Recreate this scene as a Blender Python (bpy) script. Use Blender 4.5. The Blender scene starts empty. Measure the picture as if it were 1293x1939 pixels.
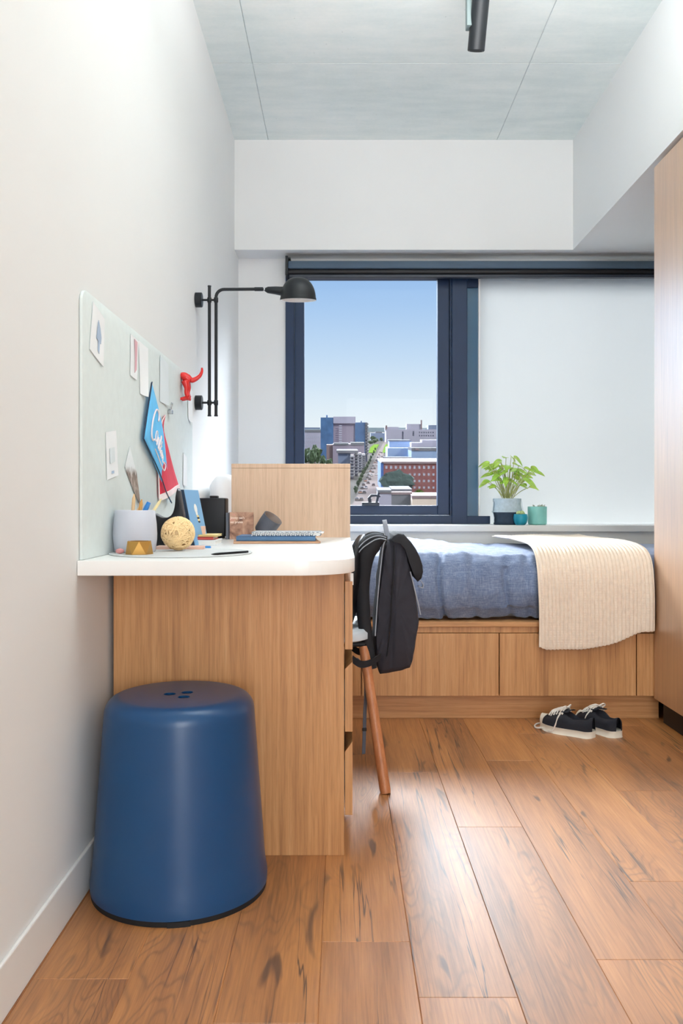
import bpy, bmesh, math, random
from mathutils import Vector, Matrix, noise as mnoise
random.seed(7)
C = bpy.context.scene.collection
F, H, VX, VY = 1600.0, 0.86, 648.0, 950.0      # focal length in pixels, eye height, vanishing point

def P(px, py, Y):
    """point of the room at distance Y that the photo shows at (px, py)"""
    return Vector(((px - VX) / F * Y, Y, H - (py - VY) / F * Y))

def srgb(r, g, b):
    f = lambda c: (c / 255) / 12.92 if c / 255 <= 0.04045 else ((c / 255 + 0.055) / 1.055) ** 2.4
    return (f(r), f(g), f(b), 1.0)

# ------------------------------------------------------------------ materials
class NT:
    def __init__(s, name):
        s.m = bpy.data.materials.new(name); s.m.use_nodes = True
        s.t = s.m.node_tree; s.b = s.t.nodes['Principled BSDF']; s.out = s.t.nodes['Material Output']
    def n(s, typ, **kw):
        o = s.t.nodes.new(typ)
        for k, v in kw.items():
            if k in o.inputs: o.inputs[k].default_value = v
            else: setattr(o, k, v)
        return o
    def l(s, a, b): s.t.links.new(a, b)
    def coord(s, scale=(1, 1, 1), out='Object'):
        tc = s.n('ShaderNodeTexCoord'); mp = s.n('ShaderNodeMapping')
        mp.inputs['Scale'].default_value = scale; s.l(tc.outputs[out], mp.inputs['Vector']); return mp.outputs['Vector']
    def noise(s, vec, scale=5, detail=4, rough=.5, dist=0):
        o = s.n('ShaderNodeTexNoise', Scale=scale, Detail=detail, Roughness=rough, Distortion=dist)
        if vec is not None: s.l(vec, o.inputs['Vector'])
        return o.outputs['Fac']
    def ramp(s, fac, stops):
        o = s.n('ShaderNodeValToRGB'); e = o.color_ramp.elements
        while len(e) < len(stops): e.new(0.5)
        for i, (p, c) in enumerate(stops): e[i].position = p; e[i].color = c
        s.l(fac, o.inputs['Fac']); return o.outputs['Color']
    def mix(s, fac, a, b, mode='MIX'):
        o = s.n('ShaderNodeMix', data_type='RGBA', blend_type=mode)
        for v, k in ((fac, 0), (a, 6), (b, 7)):
            if hasattr(v, 'is_linked') or hasattr(v, 'node'): s.l(v, o.inputs[k])
            else: o.inputs[k].default_value = v
        return o.outputs[2]
    def math(s, op, a, b=0.0):
        o = s.n('ShaderNodeMath', operation=op)
        for v, k in ((a, 0), (b, 1)):
            if hasattr(v, 'node'): s.l(v, o.inputs[k])
            else: o.inputs[k].default_value = v
        return o.outputs[0]
    def bump(s, h, strength=.2, dist=.01):
        o = s.n('ShaderNodeBump', Strength=strength, Distance=dist); s.l(h, o.inputs['Height']); s.l(o.outputs['Normal'], s.b.inputs['Normal'])

def plain(name, col, rough=.5, metal=0.0, spec=.5, var=.06, vs=12, bump=0.0, bs=200, **kw):
    t = NT(name); c = srgb(*col) if max(col) > 1 else (*col, 1)
    v = t.coord()
    lo = tuple(x * (1 - var) for x in c[:3]) + (1,); hi = tuple(min(1, x * (1 + var)) for x in c[:3]) + (1,)
    t.l(t.ramp(t.noise(v, vs, 3), [(.3, lo), (.7, hi)]), t.b.inputs['Base Color'])
    t.b.inputs['Roughness'].default_value = rough; t.b.inputs['Metallic'].default_value = metal
    t.b.inputs['Specular IOR Level'].default_value = spec
    for k, x in kw.items(): t.b.inputs[k.replace('_', ' ')].default_value = x
    if bump: t.bump(t.noise(v, bs, 3), bump, .002)
    return t.m

def oak(name, axis='z', cols=((162, 113, 70), (192, 140, 90), (208, 160, 112)), rough=.42, spec=.5, coat=0):
    t = NT(name)
    a = {'z': (38, 38, 1.1), 'x': (1.1, 38, 38), 'y': (38, 1.1, 38)}[axis]
    b = {'z': (9, 9, .5), 'x': (.5, 9, 9), 'y': (9, .5, 9)}[axis]
    n1 = t.noise(t.coord(a), 3, 6, .62, .3); n2 = t.noise(t.coord(b), 1.6, 3, .5, .6)
    f = t.math('ADD', t.math('MULTIPLY', n1, .6), t.math('MULTIPLY', n2, .4))
    col = t.ramp(f, [(.34, srgb(*cols[0])), (.5, srgb(*cols[1])), (.68, srgb(*cols[2]))])
    fine = t.noise(t.coord(tuple(k * 5 for k in a)), 3, 2, .5)
    col = t.mix(t.ramp(fine, [(.34, (.22, .22, .22, 1)), (.45, (0, 0, 0, 1))]), col, srgb(*[int(c * .78) for c in cols[0]]))
    t.l(col, t.b.inputs['Base Color']); t.b.inputs['Roughness'].default_value = rough
    t.b.inputs['Specular IOR Level'].default_value = spec
    if coat: t.b.inputs['Coat Weight'].default_value = coat; t.b.inputs['Coat Roughness'].default_value = .43; t.b.inputs['Coat IOR'].default_value = 2.7
    t.bump(n1, .05, .002)
    return t.m

def floor_mat():
    t = NT('floor_planks')
    tc = t.n('ShaderNodeTexCoord'); at = t.n('ShaderNodeAttribute', attribute_name='plank')
    off = t.n('ShaderNodeCombineXYZ')
    t.l(t.math('MULTIPLY', at.outputs['Fac'], 17.0), off.inputs[0]); t.l(t.math('MULTIPLY', at.outputs['Fac'], 41.0), off.inputs[1])
    ad = t.n('ShaderNodeVectorMath', operation='ADD'); t.l(tc.outputs['Object'], ad.inputs[0]); t.l(off.outputs[0], ad.inputs[1])
    def mp(s):
        m = t.n('ShaderNodeMapping'); m.inputs['Scale'].default_value = s; t.l(ad.outputs[0], m.inputs['Vector']); return m.outputs['Vector']
    # growth rings: a slow stretched field cut into bands
    field = t.noise(mp((8.5, 1.7, 1)), 1.0, 2, .4, .2)
    ring = t.math('SINE', t.math('MULTIPLY', field, 170.0))
    ringm = t.math('MULTIPLY', t.math('ADD', ring, 1.0), .5)
    streak = t.noise(mp((120, 3.2, 1)), 1.6, 6, .68)
    tone = t.noise(mp((9, .8, 1)), 1.2, 4, .55)
    f = t.math('ADD', t.math('MULTIPLY', streak, .40), t.math('MULTIPLY', tone, .54))
    f = t.math('ADD', f, t.math('MULTIPLY', t.math('SUBTRACT', at.outputs['Fac'], .5), .10))
    col = t.ramp(f, [(.30, srgb(106, 66, 34)), (.43, srgb(157, 101, 53)), (.56, srgb(187, 125, 67)), (.70, srgb(208, 152, 92))])
    rm = t.math('MULTIPLY', t.math('POWER', ringm, 4.0), t.ramp(t.noise(mp((4, .8, 1)), 1.3, 2), [(.48, (0, 0, 0, 1)), (.64, (.42, .42, .42, 1))]))
    col = t.mix(rm, col, srgb(100, 66, 38))
    cr = t.noise(mp((17, .55, 1)), 1.2, 4, .5, .25)
    line = t.ramp(t.math('ABSOLUTE', t.math('SUBTRACT', cr, .5)), [(.003, (1, 1, 1, 1)), (.012, (0, 0, 0, 1))])
    cm = t.math('MULTIPLY', line, t.ramp(t.noise(mp((5, .7, 1)), 1.3, 3, .5), [(.47, (0, 0, 0, 1)), (.55, (.92, .92, .92, 1))]))
    knot = t.ramp(t.noise(mp((22, 3.5, 1)), 1.2, 2, .4, .8), [(.68, (0, 0, 0, 1)), (.76, (.8, .8, .8, 1))])
    cm = t.math('MAXIMUM', cm, knot)
    col = t.mix(cm, col, srgb(66, 40, 24))
    t.l(col, t.b.inputs['Base Color'])
    t.l(t.ramp(streak, [(.3, (.52, .52, .52, 1)), (.7, (.46, .46, .46, 1))]), t.b.inputs['Roughness'])
    t.b.inputs['Specular IOR Level'].default_value = .9; t.b.inputs['Coat Weight'].default_value = .7; t.b.inputs['Coat Roughness'].default_value = .46
    t.bump(t.math('ADD', t.math('MULTIPLY', streak, .6), t.math('MULTIPLY', ringm, .25)), .08, .002)
    return t.m

def concrete_mat():
    t = NT('concrete')
    v = t.coord((1, 1, 1)); a = t.noise(v, 1.4, 6, .6, .4); b = t.noise(t.coord((1.2, 5, 1)), 2.5, 4, .6); g = t.noise(v, 60, 3, .6)
    f = t.math('ADD', t.math('ADD', t.math('MULTIPLY', a, .55), t.math('MULTIPLY', b, .35)), t.math('MULTIPLY', g, .10))
    col = t.ramp(f, [(.36, srgb(208, 219, 218)), (.5, srgb(222, 230, 228)), (.64, srgb(234, 238, 235))])
    pit = t.n('ShaderNodeTexVoronoi', Scale=26.0); t.l(v, pit.inputs['Vector'])
    pm = t.math('MULTIPLY', t.math('LESS_THAN', pit.outputs['Distance'], .07), t.math('GREATER_THAN', t.noise(v, 5, 2), .60))
    col = t.mix(t.math('MULTIPLY', pm, .35), col, srgb(140, 148, 148))
    t.l(col, t.b.inputs['Base Color']); t.b.inputs['Roughness'].default_value = .72
    t.bump(g, .05, .003)
    return t.m

def chambray_mat():
    t = NT('chambray')
    a = t.noise(t.coord((260, 260, 30)), 1, 3, .7); b = t.noise(t.coord((30, 30, 260)), 1, 3, .7); c = t.noise(t.coord(), 5, 4)
    f = t.math('ADD', t.math('ADD', t.math('MULTIPLY', a, .4), t.math('MULTIPLY', b, .4)), t.math('MULTIPLY', c, .2))
    t.l(t.ramp(f, [(.34, srgb(88, 103, 135)), (.5, srgb(115, 130, 160)), (.66, srgb(154, 166, 190))]), t.b.inputs['Base Color'])
    t.b.inputs['Roughness'].default_value = .9; t.b.inputs['Specular IOR Level'].default_value = .2
    t.b.inputs['Sheen Weight'].default_value = .25
    t.bump(f, .25, .003)
    return t.m

def glass_mat():
    t = NT('window_glass'); t.t.nodes.remove(t.b)
    tr = t.n('ShaderNodeBsdfTransparent'); gl = t.n('ShaderNodeBsdfGlossy', Roughness=.0); fr = t.n('ShaderNodeFresnel', IOR=1.10)
    tr.inputs['Color'].default_value = (.97, .985, .98, 1)
    mx = t.n('ShaderNodeMixShader'); t.l(fr.outputs[0], mx.inputs[0]); t.l(tr.outputs[0], mx.inputs[1]); t.l(gl.outputs[0], mx.inputs[2])
    t.l(mx.outputs[0], t.out.inputs['Surface']); return t.m

def frosted_mat():
    t = NT('frosted_glass'); t.t.nodes.remove(t.b)
    rf = t.n('ShaderNodeBsdfRefraction', Roughness=.42, IOR=1.14); rf.inputs['Color'].default_value = (.47, .475, .47, 1)
    df = t.n('ShaderNodeBsdfDiffuse'); t.l(t.ramp(t.noise(t.coord(), 2, 2), [(.3, (.74, .76, .76, 1)), (.7, (.77, .79, .79, 1))]), df.inputs['Color'])
    mx = t.n('ShaderNodeMixShader'); mx.inputs[0].default_value = .6; t.l(df.outputs[0], mx.inputs[1]); t.l(rf.outputs[0], mx.inputs[2])
    tl = t.n('ShaderNodeBsdfTranslucent'); tl.inputs['Color'].default_value = (.84, .85, .82, 1)
    m2 = t.n('ShaderNodeMixShader'); m2.inputs[0].default_value = .14; t.l(mx.outputs[0], m2.inputs[1]); t.l(tl.outputs[0], m2.inputs[2])
    t.l(m2.outputs[0], t.out.inputs['Surface']); return t.m

def book_cover_art():
    t = NT('brown_cover_art')
    v = t.coord(); n = t.noise(v, 22, 3, .6, .5)
    t.l(t.ramp(n, [(.33, srgb(84, 52, 40)), (.48, srgb(160, 118, 96)), (.6, srgb(190, 150, 124)), (.72, srgb(208, 140, 128))]), t.b.inputs['Base Color'])
    t.b.inputs['Roughness'].default_value = .4
    return t.m

def gingham_mat():
    t = NT('check_cover'); ck = t.n('ShaderNodeTexChecker', Scale=1.0)
    t.l(t.coord((150, 150, 150)), ck.inputs['Vector']); ck.inputs['Color1'].default_value = srgb(236, 238, 242); ck.inputs['Color2'].default_value = srgb(120, 128, 140)
    t.l(ck.outputs['Color'], t.b.inputs['Base Color']); t.b.inputs['Roughness'].default_value = .6
    return t.m

def photo_print():
    t = NT('tree_photo'); tc = t.n('ShaderNodeTexCoord'); s = t.n('ShaderNodeSeparateXYZ'); t.l(tc.outputs['Generated'], s.inputs[0])
    n = t.noise(t.coord((1, 60, 22)), 1.5, 5, .7)
    h = t.math('ADD', s.outputs['Z'], t.math('MULTIPLY', t.math('SUBTRACT', n, .5), .35))
    tree = t.ramp(n, [(.35, srgb(70, 58, 52)), (.5, srgb(140, 122, 110)), (.65, srgb(205, 196, 190))])
    t.l(t.mix(t.ramp(h, [(.55, (0, 0, 0, 1)), (.68, (1, 1, 1, 1))]), tree, srgb(226, 232, 234)), t.b.inputs['Base Color'])
    t.b.inputs['Roughness'].default_value = .45
    return t.m

M = dict(
    wall=plain('wall_paint', (224, 225, 224), .7, var=.012, vs=2, bump=.03, bs=350),
    trim=plain('white_trim', (228, 228, 226), .4, var=.01),
    floor=floor_mat(), groove=plain('plank_groove', (74, 44, 28), .6), ceiling=concrete_mat(), seam=plain('concrete_seam', (196, 205, 205), .8, var=.15, vs=40),
    oak=oak('oak_laminate'), oakx=oak('oak_laminate_across', 'x'), oakd=oak('oak_divider', cols=((192, 158, 130), (210, 178, 150), (220, 190, 164))),
    oakw=oak('wardrobe_laminate', cols=((156, 110, 70), (178, 130, 86), (194, 148, 104)), rough=.34, spec=.8, coat=1.0),
    white=plain('white_laminate', (238, 238, 236), .3, var=.008), black=plain('matte_black_metal', (21, 25, 30), .42, var=.05, spec=.35),
    blackp=plain('black_plastic', (20, 21, 26), .42, spec=.3), kick=plain('black_plinth', (24, 20, 18), .6),
    navy=plain('navy_aluminium', (22, 45, 76), .42, spec=.35, var=.03), navyd=plain('navy_aluminium_dark', (30, 38, 52), .4),
    teal_glass=plain('dark_reveal', (26, 84, 118), .3, var=.1, vs=3), glass=glass_mat(), frosted=frosted_mat(), blind=plain('blind_fabric', (70, 88, 106), .7, var=.03, bump=.05, bs=600),
    stool=plain('stool_polymer', (16, 68, 114), .30, spec=.5, var=.03, vs=3, bump=.02, bs=900), rubber=plain('black_rubber', (16, 18, 22), .7),
    duvet=chambray_mat(), sheet=plain('white_cotton', (232, 234, 238), .9, var=.02, bump=.1, bs=60), mattress=plain('mattress_cover', (214, 216, 220), .9),
    knit=plain('cream_knit', (236, 221, 204), .95, var=.05, vs=60, bump=.35, bs=420), pack=plain('charcoal_canvas', (44, 44, 54), .85, var=.10, vs=30, bump=.12, bs=900),
    packd=plain('black_nylon', (26, 27, 33), .8, var=.10, vs=30, bump=.1, bs=900), pipe=plain('grey_webbing', (150, 156, 168), .6, var=.05), webg=plain('slate_webbing', (84, 92, 106), .7),
    legwood=oak('chair_leg_wood', cols=((158, 98, 60), (184, 120, 78), (200, 138, 96))), seat=plain('pale_seat_pad', (196, 204, 212), .5),
    board=plain('pinboard_felt', (212, 221, 220), .85, var=.02, vs=40, bump=.05, bs=700), paper=plain('white_paper', (234, 237, 239), .65, var=.015), paper2=plain('pale_paper', (216, 225, 228), .65, var=.02),
    ink=plain('blue_grey_ink', (160, 178, 200), .6), pinkp=plain('pink_print', (216, 170, 178), .6), photo=photo_print(),
    blue=plain('blue_felt', (104, 192, 242), .85, var=.05, vs=30), bluedark=plain('navy_binding', (30, 48, 74), .8), red=plain('red_felt', (206, 38, 66), .85, var=.08, vs=30), wtrim=plain('white_binding', (238, 222, 222), .8),
    redp=plain('red_glossy_plastic', (206, 40, 38), .25, var=.03), steel=plain('clip_steel', (190, 195, 200), .25, 1.0),
    cup=plain('lilac_grey_ceramic', (190, 193, 204), .55, var=.015), gold=plain('brushed_gold', (186, 142, 74), .38, .7, var=.06), mat_=plain('grey_felt_mat', (196, 198, 198), .8, var=.03, vs=80),
    rattan=plain('rattan_cane', (240, 208, 156), .6, var=.10, vs=30), bookblue=plain('blue_cover', (116, 164, 204), .5, var=.04), bookdark=plain('dark_spine', (34, 54, 78), .5),
    page=plain('page_edges', (236, 234, 230), .8, var=.03, vs=120), yellow=plain('yellow_cover', (240, 214, 140), .5), redbook=plain('red_cover', (196, 72, 66), .5), pinkbox=plain('dusty_pink_card', (214, 176, 160), .7),
    bluenote=plain('steel_blue_cover', (74, 116, 158), .5), navynote=plain('navy_cover', (34, 48, 76), .5), kraft=plain('kraft_cover', (204, 160, 128), .7), gingham=gingham_mat(), art=book_cover_art(), creamtxt=plain('cream_print', (244, 222, 206), .6),
    greycup=plain('slate_cup', (92, 96, 108), .5, var=.04), greycupin=plain('taupe_glaze', (128, 112, 104), .5), wood2=plain('pencil_wood', (226, 190, 146), .6), wood3=plain('honey_pencil', (214, 158, 84), .5), bluepen=plain('blue_pen_plastic', (44, 126, 200), .3), creampen=plain('cream_pen_plastic', (240, 224, 170), .4),
    mattepink=plain('matte_pink', (206, 140, 140), .7),
    potgrey=plain('pale_grey_fabric', (176, 192, 200), .8, var=.12, vs=60, bump=.15, bs=500), potnavy=plain('navy_fabric', (38, 54, 72), .8, var=.12, vs=60, bump=.15, bs=500), potteal=plain('teal_glaze', (0, 134, 158), .3), potmint=plain('mint_glaze', (134, 200, 192), .45),
    leaf=plain('lime_leaf', (166, 208, 76), .45, var=.22, vs=25, Subsurface_Weight=.25), stem=plain('pale_stem', (170, 176, 112), .5), succ=plain('pale_succulent', (196, 212, 150), .5), soil=plain('dark_soil', (70, 60, 52), .9, var=.3, vs=200), cactus=plain('grey_succulent', (150, 156, 140), .6),
    canvas=plain('shoe_canvas', (26, 28, 38), .85, var=.08, vs=80, bump=.15, bs=900), sole=plain('cream_rubber', (226, 220, 206), .6, var=.04), lace=plain('white_lace', (226, 220, 212), .85),
    lampin=plain('white_enamel', (248, 248, 247), .35), bulb=plain('frosted_bulb', (244, 242, 236), .3), bracket=plain('grey_green_metal', (112, 126, 126), .5),
    # city
    road=plain('pale_asphalt', (94, 87, 87), .9, spec=0, var=.06, vs=.02), ground=plain('city_ground', (74, 72, 71), .9, spec=0, var=.2, vs=.03), lawn=plain('lawn_grass', (74, 98, 36), .95, spec=0, var=.15, vs=.05),
    mauve=plain('mauve_cladding', (150, 140, 158), .8, var=.03, vs=.1), blueglass=plain('blue_curtain_wall', (70, 104, 148), .25, var=.2, vs=.12), bluegrey=plain('blue_grey_cladding', (118, 132, 160), .7), roofw=plain('white_roof', (120, 122, 130), .7, spec=0, var=.03, vs=.1),
    conc=plain('pale_concrete', (150, 145, 147), .85, spec=0, var=.06, vs=.1), lilac=plain('lilac_render', (168, 166, 186), .85, var=.05, vs=.1), brick=plain('red_brick', (138, 84, 84), .9, var=.10, vs=.5), winw=plain('pale_window', (170, 172, 190), .3), wind=plain('dark_window', (74, 78, 98), .25),
    paleb=plain('pale_blue_cladding', (140, 164, 200), .5, var=.06, vs=.05), cobalt=plain('cobalt_cladding', (52, 92, 160), .6), beige=plain('beige_render', (224, 206, 192), .85), taupe=plain('taupe_render', (134, 116, 120), .85), tree=plain('tree_crown', (62, 80, 56), .95, var=.4, vs=.4), ivy=plain('ivy_leaves', (64, 84, 82), .95, var=.3, vs=.3), bark=plain('bark', (80, 66, 54), .9),
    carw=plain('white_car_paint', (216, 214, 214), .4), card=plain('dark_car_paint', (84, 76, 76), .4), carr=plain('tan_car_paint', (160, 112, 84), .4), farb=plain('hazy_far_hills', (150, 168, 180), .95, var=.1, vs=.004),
)

# ------------------------------------------------------------------ mesh helpers
class MB:
    def __init__(s): s.bm = bmesh.new()
    def box(s, x0, x1, y0, y1, z0, z1, bev=0.0, seg=2, mtx=None):
        b = bmesh.new(); bmesh.ops.create_cube(b, size=1.0)
        for v in b.verts: v.co = Vector(((x0 + x1) / 2 + v.co.x * (x1 - x0), (y0 + y1) / 2 + v.co.y * (y1 - y0), (z0 + z1) / 2 + v.co.z * (z1 - z0)))
        if bev: bmesh.ops.bevel(b, geom=b.edges[:], offset=min(bev, .49 * min(x1 - x0, y1 - y0, z1 - z0)), segments=seg, profile=.5, affect='EDGES')
        return s.join(b, mtx)
    def join(s, b, mtx=None):
        if mtx is not None: bmesh.ops.transform(b, matrix=mtx, verts=b.verts[:])
        me = bpy.data.meshes.new('tmp'); b.to_mesh(me); b.free(); s.bm.from_mesh(me); bpy.data.meshes.remove(me); return s
    def grid(s, rows, close_u=False, close_v=False, cap=False):
        """rows: list of lists of points -> quads"""
        vs = [[s.bm.verts.new(p) for p in r] for r in rows]; n, m = len(vs), len(vs[0])
        for i in range(n if close_u else n - 1):
            for j in range(m if close_v else m - 1):
                s.bm.faces.new((vs[i][j], vs[(i + 1) % n][j], vs[(i + 1) % n][(j + 1) % m], vs[i][(j + 1) % m]))
        if cap:
            s.bm.faces.new(vs[0]); s.bm.faces.new(list(reversed(vs[-1])))
        return s
    def tube(s, pts, r, seg=10, cap=True, up=None, sy=1.0):
        """sweep a circle (or an ellipse: second radius sy*r) along the points"""
        pts = [Vector(p) for p in pts]; rs = r if isinstance(r, (list, tuple)) else [r] * len(pts)
        rows = []; prev = None
        for i, p in enumerate(pts):
            d = (pts[min(i + 1, len(pts) - 1)] - pts[max(i - 1, 0)]).normalized()
            if prev is None:
                a = Vector(up) if up is not None else (Vector((0, 0, 1)) if abs(d.z) < .9 else Vector((0, 1, 0)))
                u = (a - d * a.dot(d)).normalized()
            else: u = (prev - d * prev.dot(d)).normalized()
            prev = u; w = d.cross(u)
            rows.append([p + (u * math.cos(2 * math.pi * k / seg) * sy + w * math.sin(2 * math.pi * k / seg)) * rs[i] for k in range(seg)])
        return s.grid(rows, close_v=True, cap=cap)
    def ribbon(s, pts, width_dir, w, th):
        """flat strap: width w along width_dir, thickness th"""
        pts = [Vector(p) for p in pts]; wd = Vector(width_dir).normalized(); rows = []
        for i, p in enumerate(pts):
            d = (pts[min(i + 1, len(pts) - 1)] - pts[max(i - 1, 0)]).normalized(); nrm = d.cross(wd).normalized()
            rows.append([p + wd * a * w / 2 + nrm * b * th / 2 for a, b in ((-1, -1), (1, -1), (1, 1), (-1, 1))])
        return s.grid(rows, close_v=True, cap=True)
    def lathe(s, prof, c, seg=48, cap0=True, cap1=True):
        c = Vector(c); rows = [[c + Vector((r * math.cos(2 * math.pi * k / seg), r * math.sin(2 * math.pi * k / seg), z)) for k in range(seg)] for r, z in prof]
        s.grid(rows, close_v=True)
        return s
    def prism(s, poly, vec, bev=0.0):
        """poly: 3-D points of one face, extruded by vec"""
        b = bmesh.new(); f = b.faces.new([b.verts.new(p) for p in poly])
        r = bmesh.ops.extrude_face_region(b, geom=[f]); bmesh.ops.translate(b, vec=Vector(vec), verts=[v for v in r['geom'] if isinstance(v, bmesh.types.BMVert)])
        bmesh.ops.recalc_face_normals(b, faces=b.faces[:])
        if bev: bmesh.ops.bevel(b, geom=b.edges[:], offset=bev, segments=2, profile=.5, affect='EDGES')
        return s.join(b)
    def ball(s, c, r, sub=2, scale=(1, 1, 1), jitter=0, fr=2):
        b = bmesh.new(); bmesh.ops.create_icosphere(b, subdivisions=sub, radius=1)
        for v in b.verts:
            k = 1 + (jitter * mnoise.noise(v.co * fr + Vector(c)) if jitter else 0)
            v.co = Vector(c) + Vector((v.co.x * scale[0], v.co.y * scale[1], v.co.z * scale[2])) * r * k
        return s.join(b)
    def build(s, name, mat, parent=None, origin=None, smooth=None, solid=0, sub=0, offset=-1):
        bm = s.bm; bmesh.ops.remove_doubles(bm, verts=bm.verts[:], dist=1e-6)
        bmesh.ops.recalc_face_normals(bm, faces=bm.faces[:])
        o0 = Vector((0, 0, 0)); p = parent
        while p: o0 += p.location; p = p.parent
        loc = Vector(origin) - o0 if origin is not None else Vector((0, 0, 0))
        bmesh.ops.translate(bm, vec=-(o0 + loc), verts=bm.verts[:])
        me = bpy.data.meshes.new(name); bm.to_mesh(me); bm.free(); me.materials.append(mat)
        o = bpy.data.objects.new(name, me); C.objects.link(o); o.location = loc; o.parent = parent
        if smooth is not None:
            for f in me.polygons: f.use_smooth = True
            if smooth < 180:
                me.set_sharp_from_angle(angle=math.radians(smooth))
        if solid: m = o.modifiers.new('thickness', 'SOLIDIFY'); m.thickness = solid; m.offset = offset
        if sub: m = o.modifiers.new('soft', 'SUBSURF'); m.levels = sub; m.render_levels = sub
        return o

def tag(o, label=None, cat=None, group=None, kind=None):
    if label: o['label'] = label
    if cat: o['category'] = cat
    if group: o['group'] = group
    if kind: o['kind'] = kind
    return o
def thing(name, loc, label, cat, group=None, kind=None):
    o = bpy.data.objects.new(name, None); C.objects.link(o); o.location = loc; o.empty_display_size = .05
    return tag(o, label, cat, group, kind)
def struct(o): o['kind'] = 'structure'; return o
def dup(o, loc, label=None, parent=None, rotz=None):
    c = o.copy(); C.objects.link(c); c.parent = parent
    if parent is None:
        c.location = loc
        if label: c['label'] = label
        if rotz is not None: c.rotation_euler.z = rotz
    for ch in list(o.children): dup(ch, None, None, c)
    return c
def arc(cx, cy, r, a0, a1, n=8): return [(cx + r * math.cos(math.radians(a0 + (a1 - a0) * i / n)), cy + r * math.sin(math.radians(a0 + (a1 - a0) * i / n))) for i in range(n + 1)]
def smoothpath(pts, n=6):
    """Catmull-Rom through the points"""
    pts = [Vector(p) for p in pts]; out = []
    for i in range(len(pts) - 1):
        p0, p1, p2, p3 = pts[max(i - 1, 0)], pts[i], pts[i + 1], pts[min(i + 2, len(pts) - 1)]
        for k in range(n):
            t = k / n
            out.append(.5 * ((2 * p1) + (p2 - p0) * t + (2 * p0 - 5 * p1 + 4 * p2 - p3) * t * t + (3 * p1 - p0 - 3 * p2 + p3) * t ** 3))
    return out + [pts[-1]]
def gauss(x, m, s): return math.exp(-((x - m) / s) ** 2)
def sstep(a, b, x): t = max(0, min(1, (x - a) / (b - a))); return t * t * (3 - 2 * t)

# ------------------------------------------------------------------ room shell
WL, WR, XA = -0.568, 1.217, 1.86            # left wall, right-hand face, alcove wall behind the bed head
YB, YW, YR = 4.457, 4.62, -2.2              # bulkhead face, window wall, rear wall
ZC, ZB = 2.768, 2.189                       # ceiling, underside of the bulkheads
def floor():
    mb = MB(); attr = []
    xs = [.132 + .1725 * k for k in range(-5, 11)]; joints = {-.0405: 1.652, .132: 1.466, .3045: 2.234, .477: 1.587, .6495: 1.914, -.558: 1.523}
    g = .0013
    for x0 in xs:
        xa, xb = max(x0, WL), min(x0 + .1725, XA)
        if xb - xa < .004: continue
        j = next((v for k, v in joints.items() if abs(k - x0) < .01), random.uniform(0, 1.2))
        ys = [YR] + sorted(y for y in [j + 1.22 * k for k in range(-5, 5)] if YR < y < YW) + [YW]
        for a, b in zip(ys, ys[1:]):
            r = random.random(); n0 = len(mb.bm.faces)
            v = [mb.bm.verts.new(q) for q in ((xa + g, a + g, 0), (xb - g, a + g, 0), (xb - g, b - g, 0), (xa + g, b - g, 0))]
            w = [mb.bm.verts.new(q) for q in ((xa, a, -.0016), (xb, a, -.0016), (xb, b, -.0016), (xa, b, -.0016))]
            mb.bm.faces.new(v)
            for k in range(4): mb.bm.faces.new((w[k], w[(k + 1) % 4], v[(k + 1) % 4], v[k]))
            attr += [r] * (len(mb.bm.faces) - n0)
    bm = mb.bm; n = len(bm.faces)
    me = bpy.data.meshes.new('floor'); 
    x0, x1, z0 = WL - .1, XA + .1, -.12
    w = [bm.verts.new(q) for q in ((x0, YR - .1, -.0017), (x1, YR - .1, -.0017), (x1, YW + .1, -.0017), (x0, YW + .1, -.0017))]
    u = [bm.verts.new((q.co.x, q.co.y, z0)) for q in w]
    bm.faces.new(w); bm.faces.new(u[::-1])
    for k in range(4): bm.faces.new((u[k], u[(k + 1) % 4], w[(k + 1) % 4], w[k]))
    attr += [.5] * 6
    bmesh.ops.recalc_face_normals(bm, faces=bm.faces[:n])
    for f in bm.faces[:]:
        pass
    bm.to_mesh(me); bm.free()
    for p in me.polygons:
        if p.normal.z < -.5 and p.center.z > -.01: p.flip()
    me.materials.append(M['floor']); me.materials.append(M['groove'])
    for p in list(me.polygons)[n:]: p.material_index = 1
    a = me.attributes.new('plank', 'FLOAT', 'FACE')
    for i, v in enumerate(attr): a.data[i].value = v
    o = bpy.data.objects.new('floor', me); C.objects.link(o); return struct(o)
floor()

def ceiling():
    mb = MB(); g = .0016; xs = [WL - .1, -.391, .815, XA + .1]; ys = [YR - .1, -1.1, 1.3, 3.678, YW + .1]
    for a, b in zip(xs, xs[1:]):
        for c, d in zip(ys, ys[1:]): mb.box(a + g, b - g, c + g, d - g, ZC, ZC + .02, .0012, 1)
    o = struct(mb.build('ceiling', M['ceiling']))
    MB().box(WL - .1, XA + .1, YR - .1, YW + .1, ZC + .004, ZC + .2).build('slab_seam', M['seam'], o)
ceiling()
struct(MB().box(WL - .12, WL, YR - .1, YW + .1, -.02, ZC).build('wall_left', M['wall']))
struct(MB().box(XA, XA + .12, YR - .1, YW + .1, -.02, ZC).build('wall_right', M['wall']))
struct(MB().box(WL - .12, XA + .12, YR - .12, YR, -.02, ZC).build('wall_rear', M['wall']))
struct(MB().box(WR, XA, YR, .78, 0, ZC).build('wall_bounce', M['wall']))  # out-of-view wall, added to bounce light into the room
struct(MB().box(WR, XA, .78, YB, ZB, ZC).build('wall_bulkhead_right', M['wall']))
struct(MB().box(WL, XA, YB, YW, ZB, ZC).build('wall_bulkhead_back', M['wall']))
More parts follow.
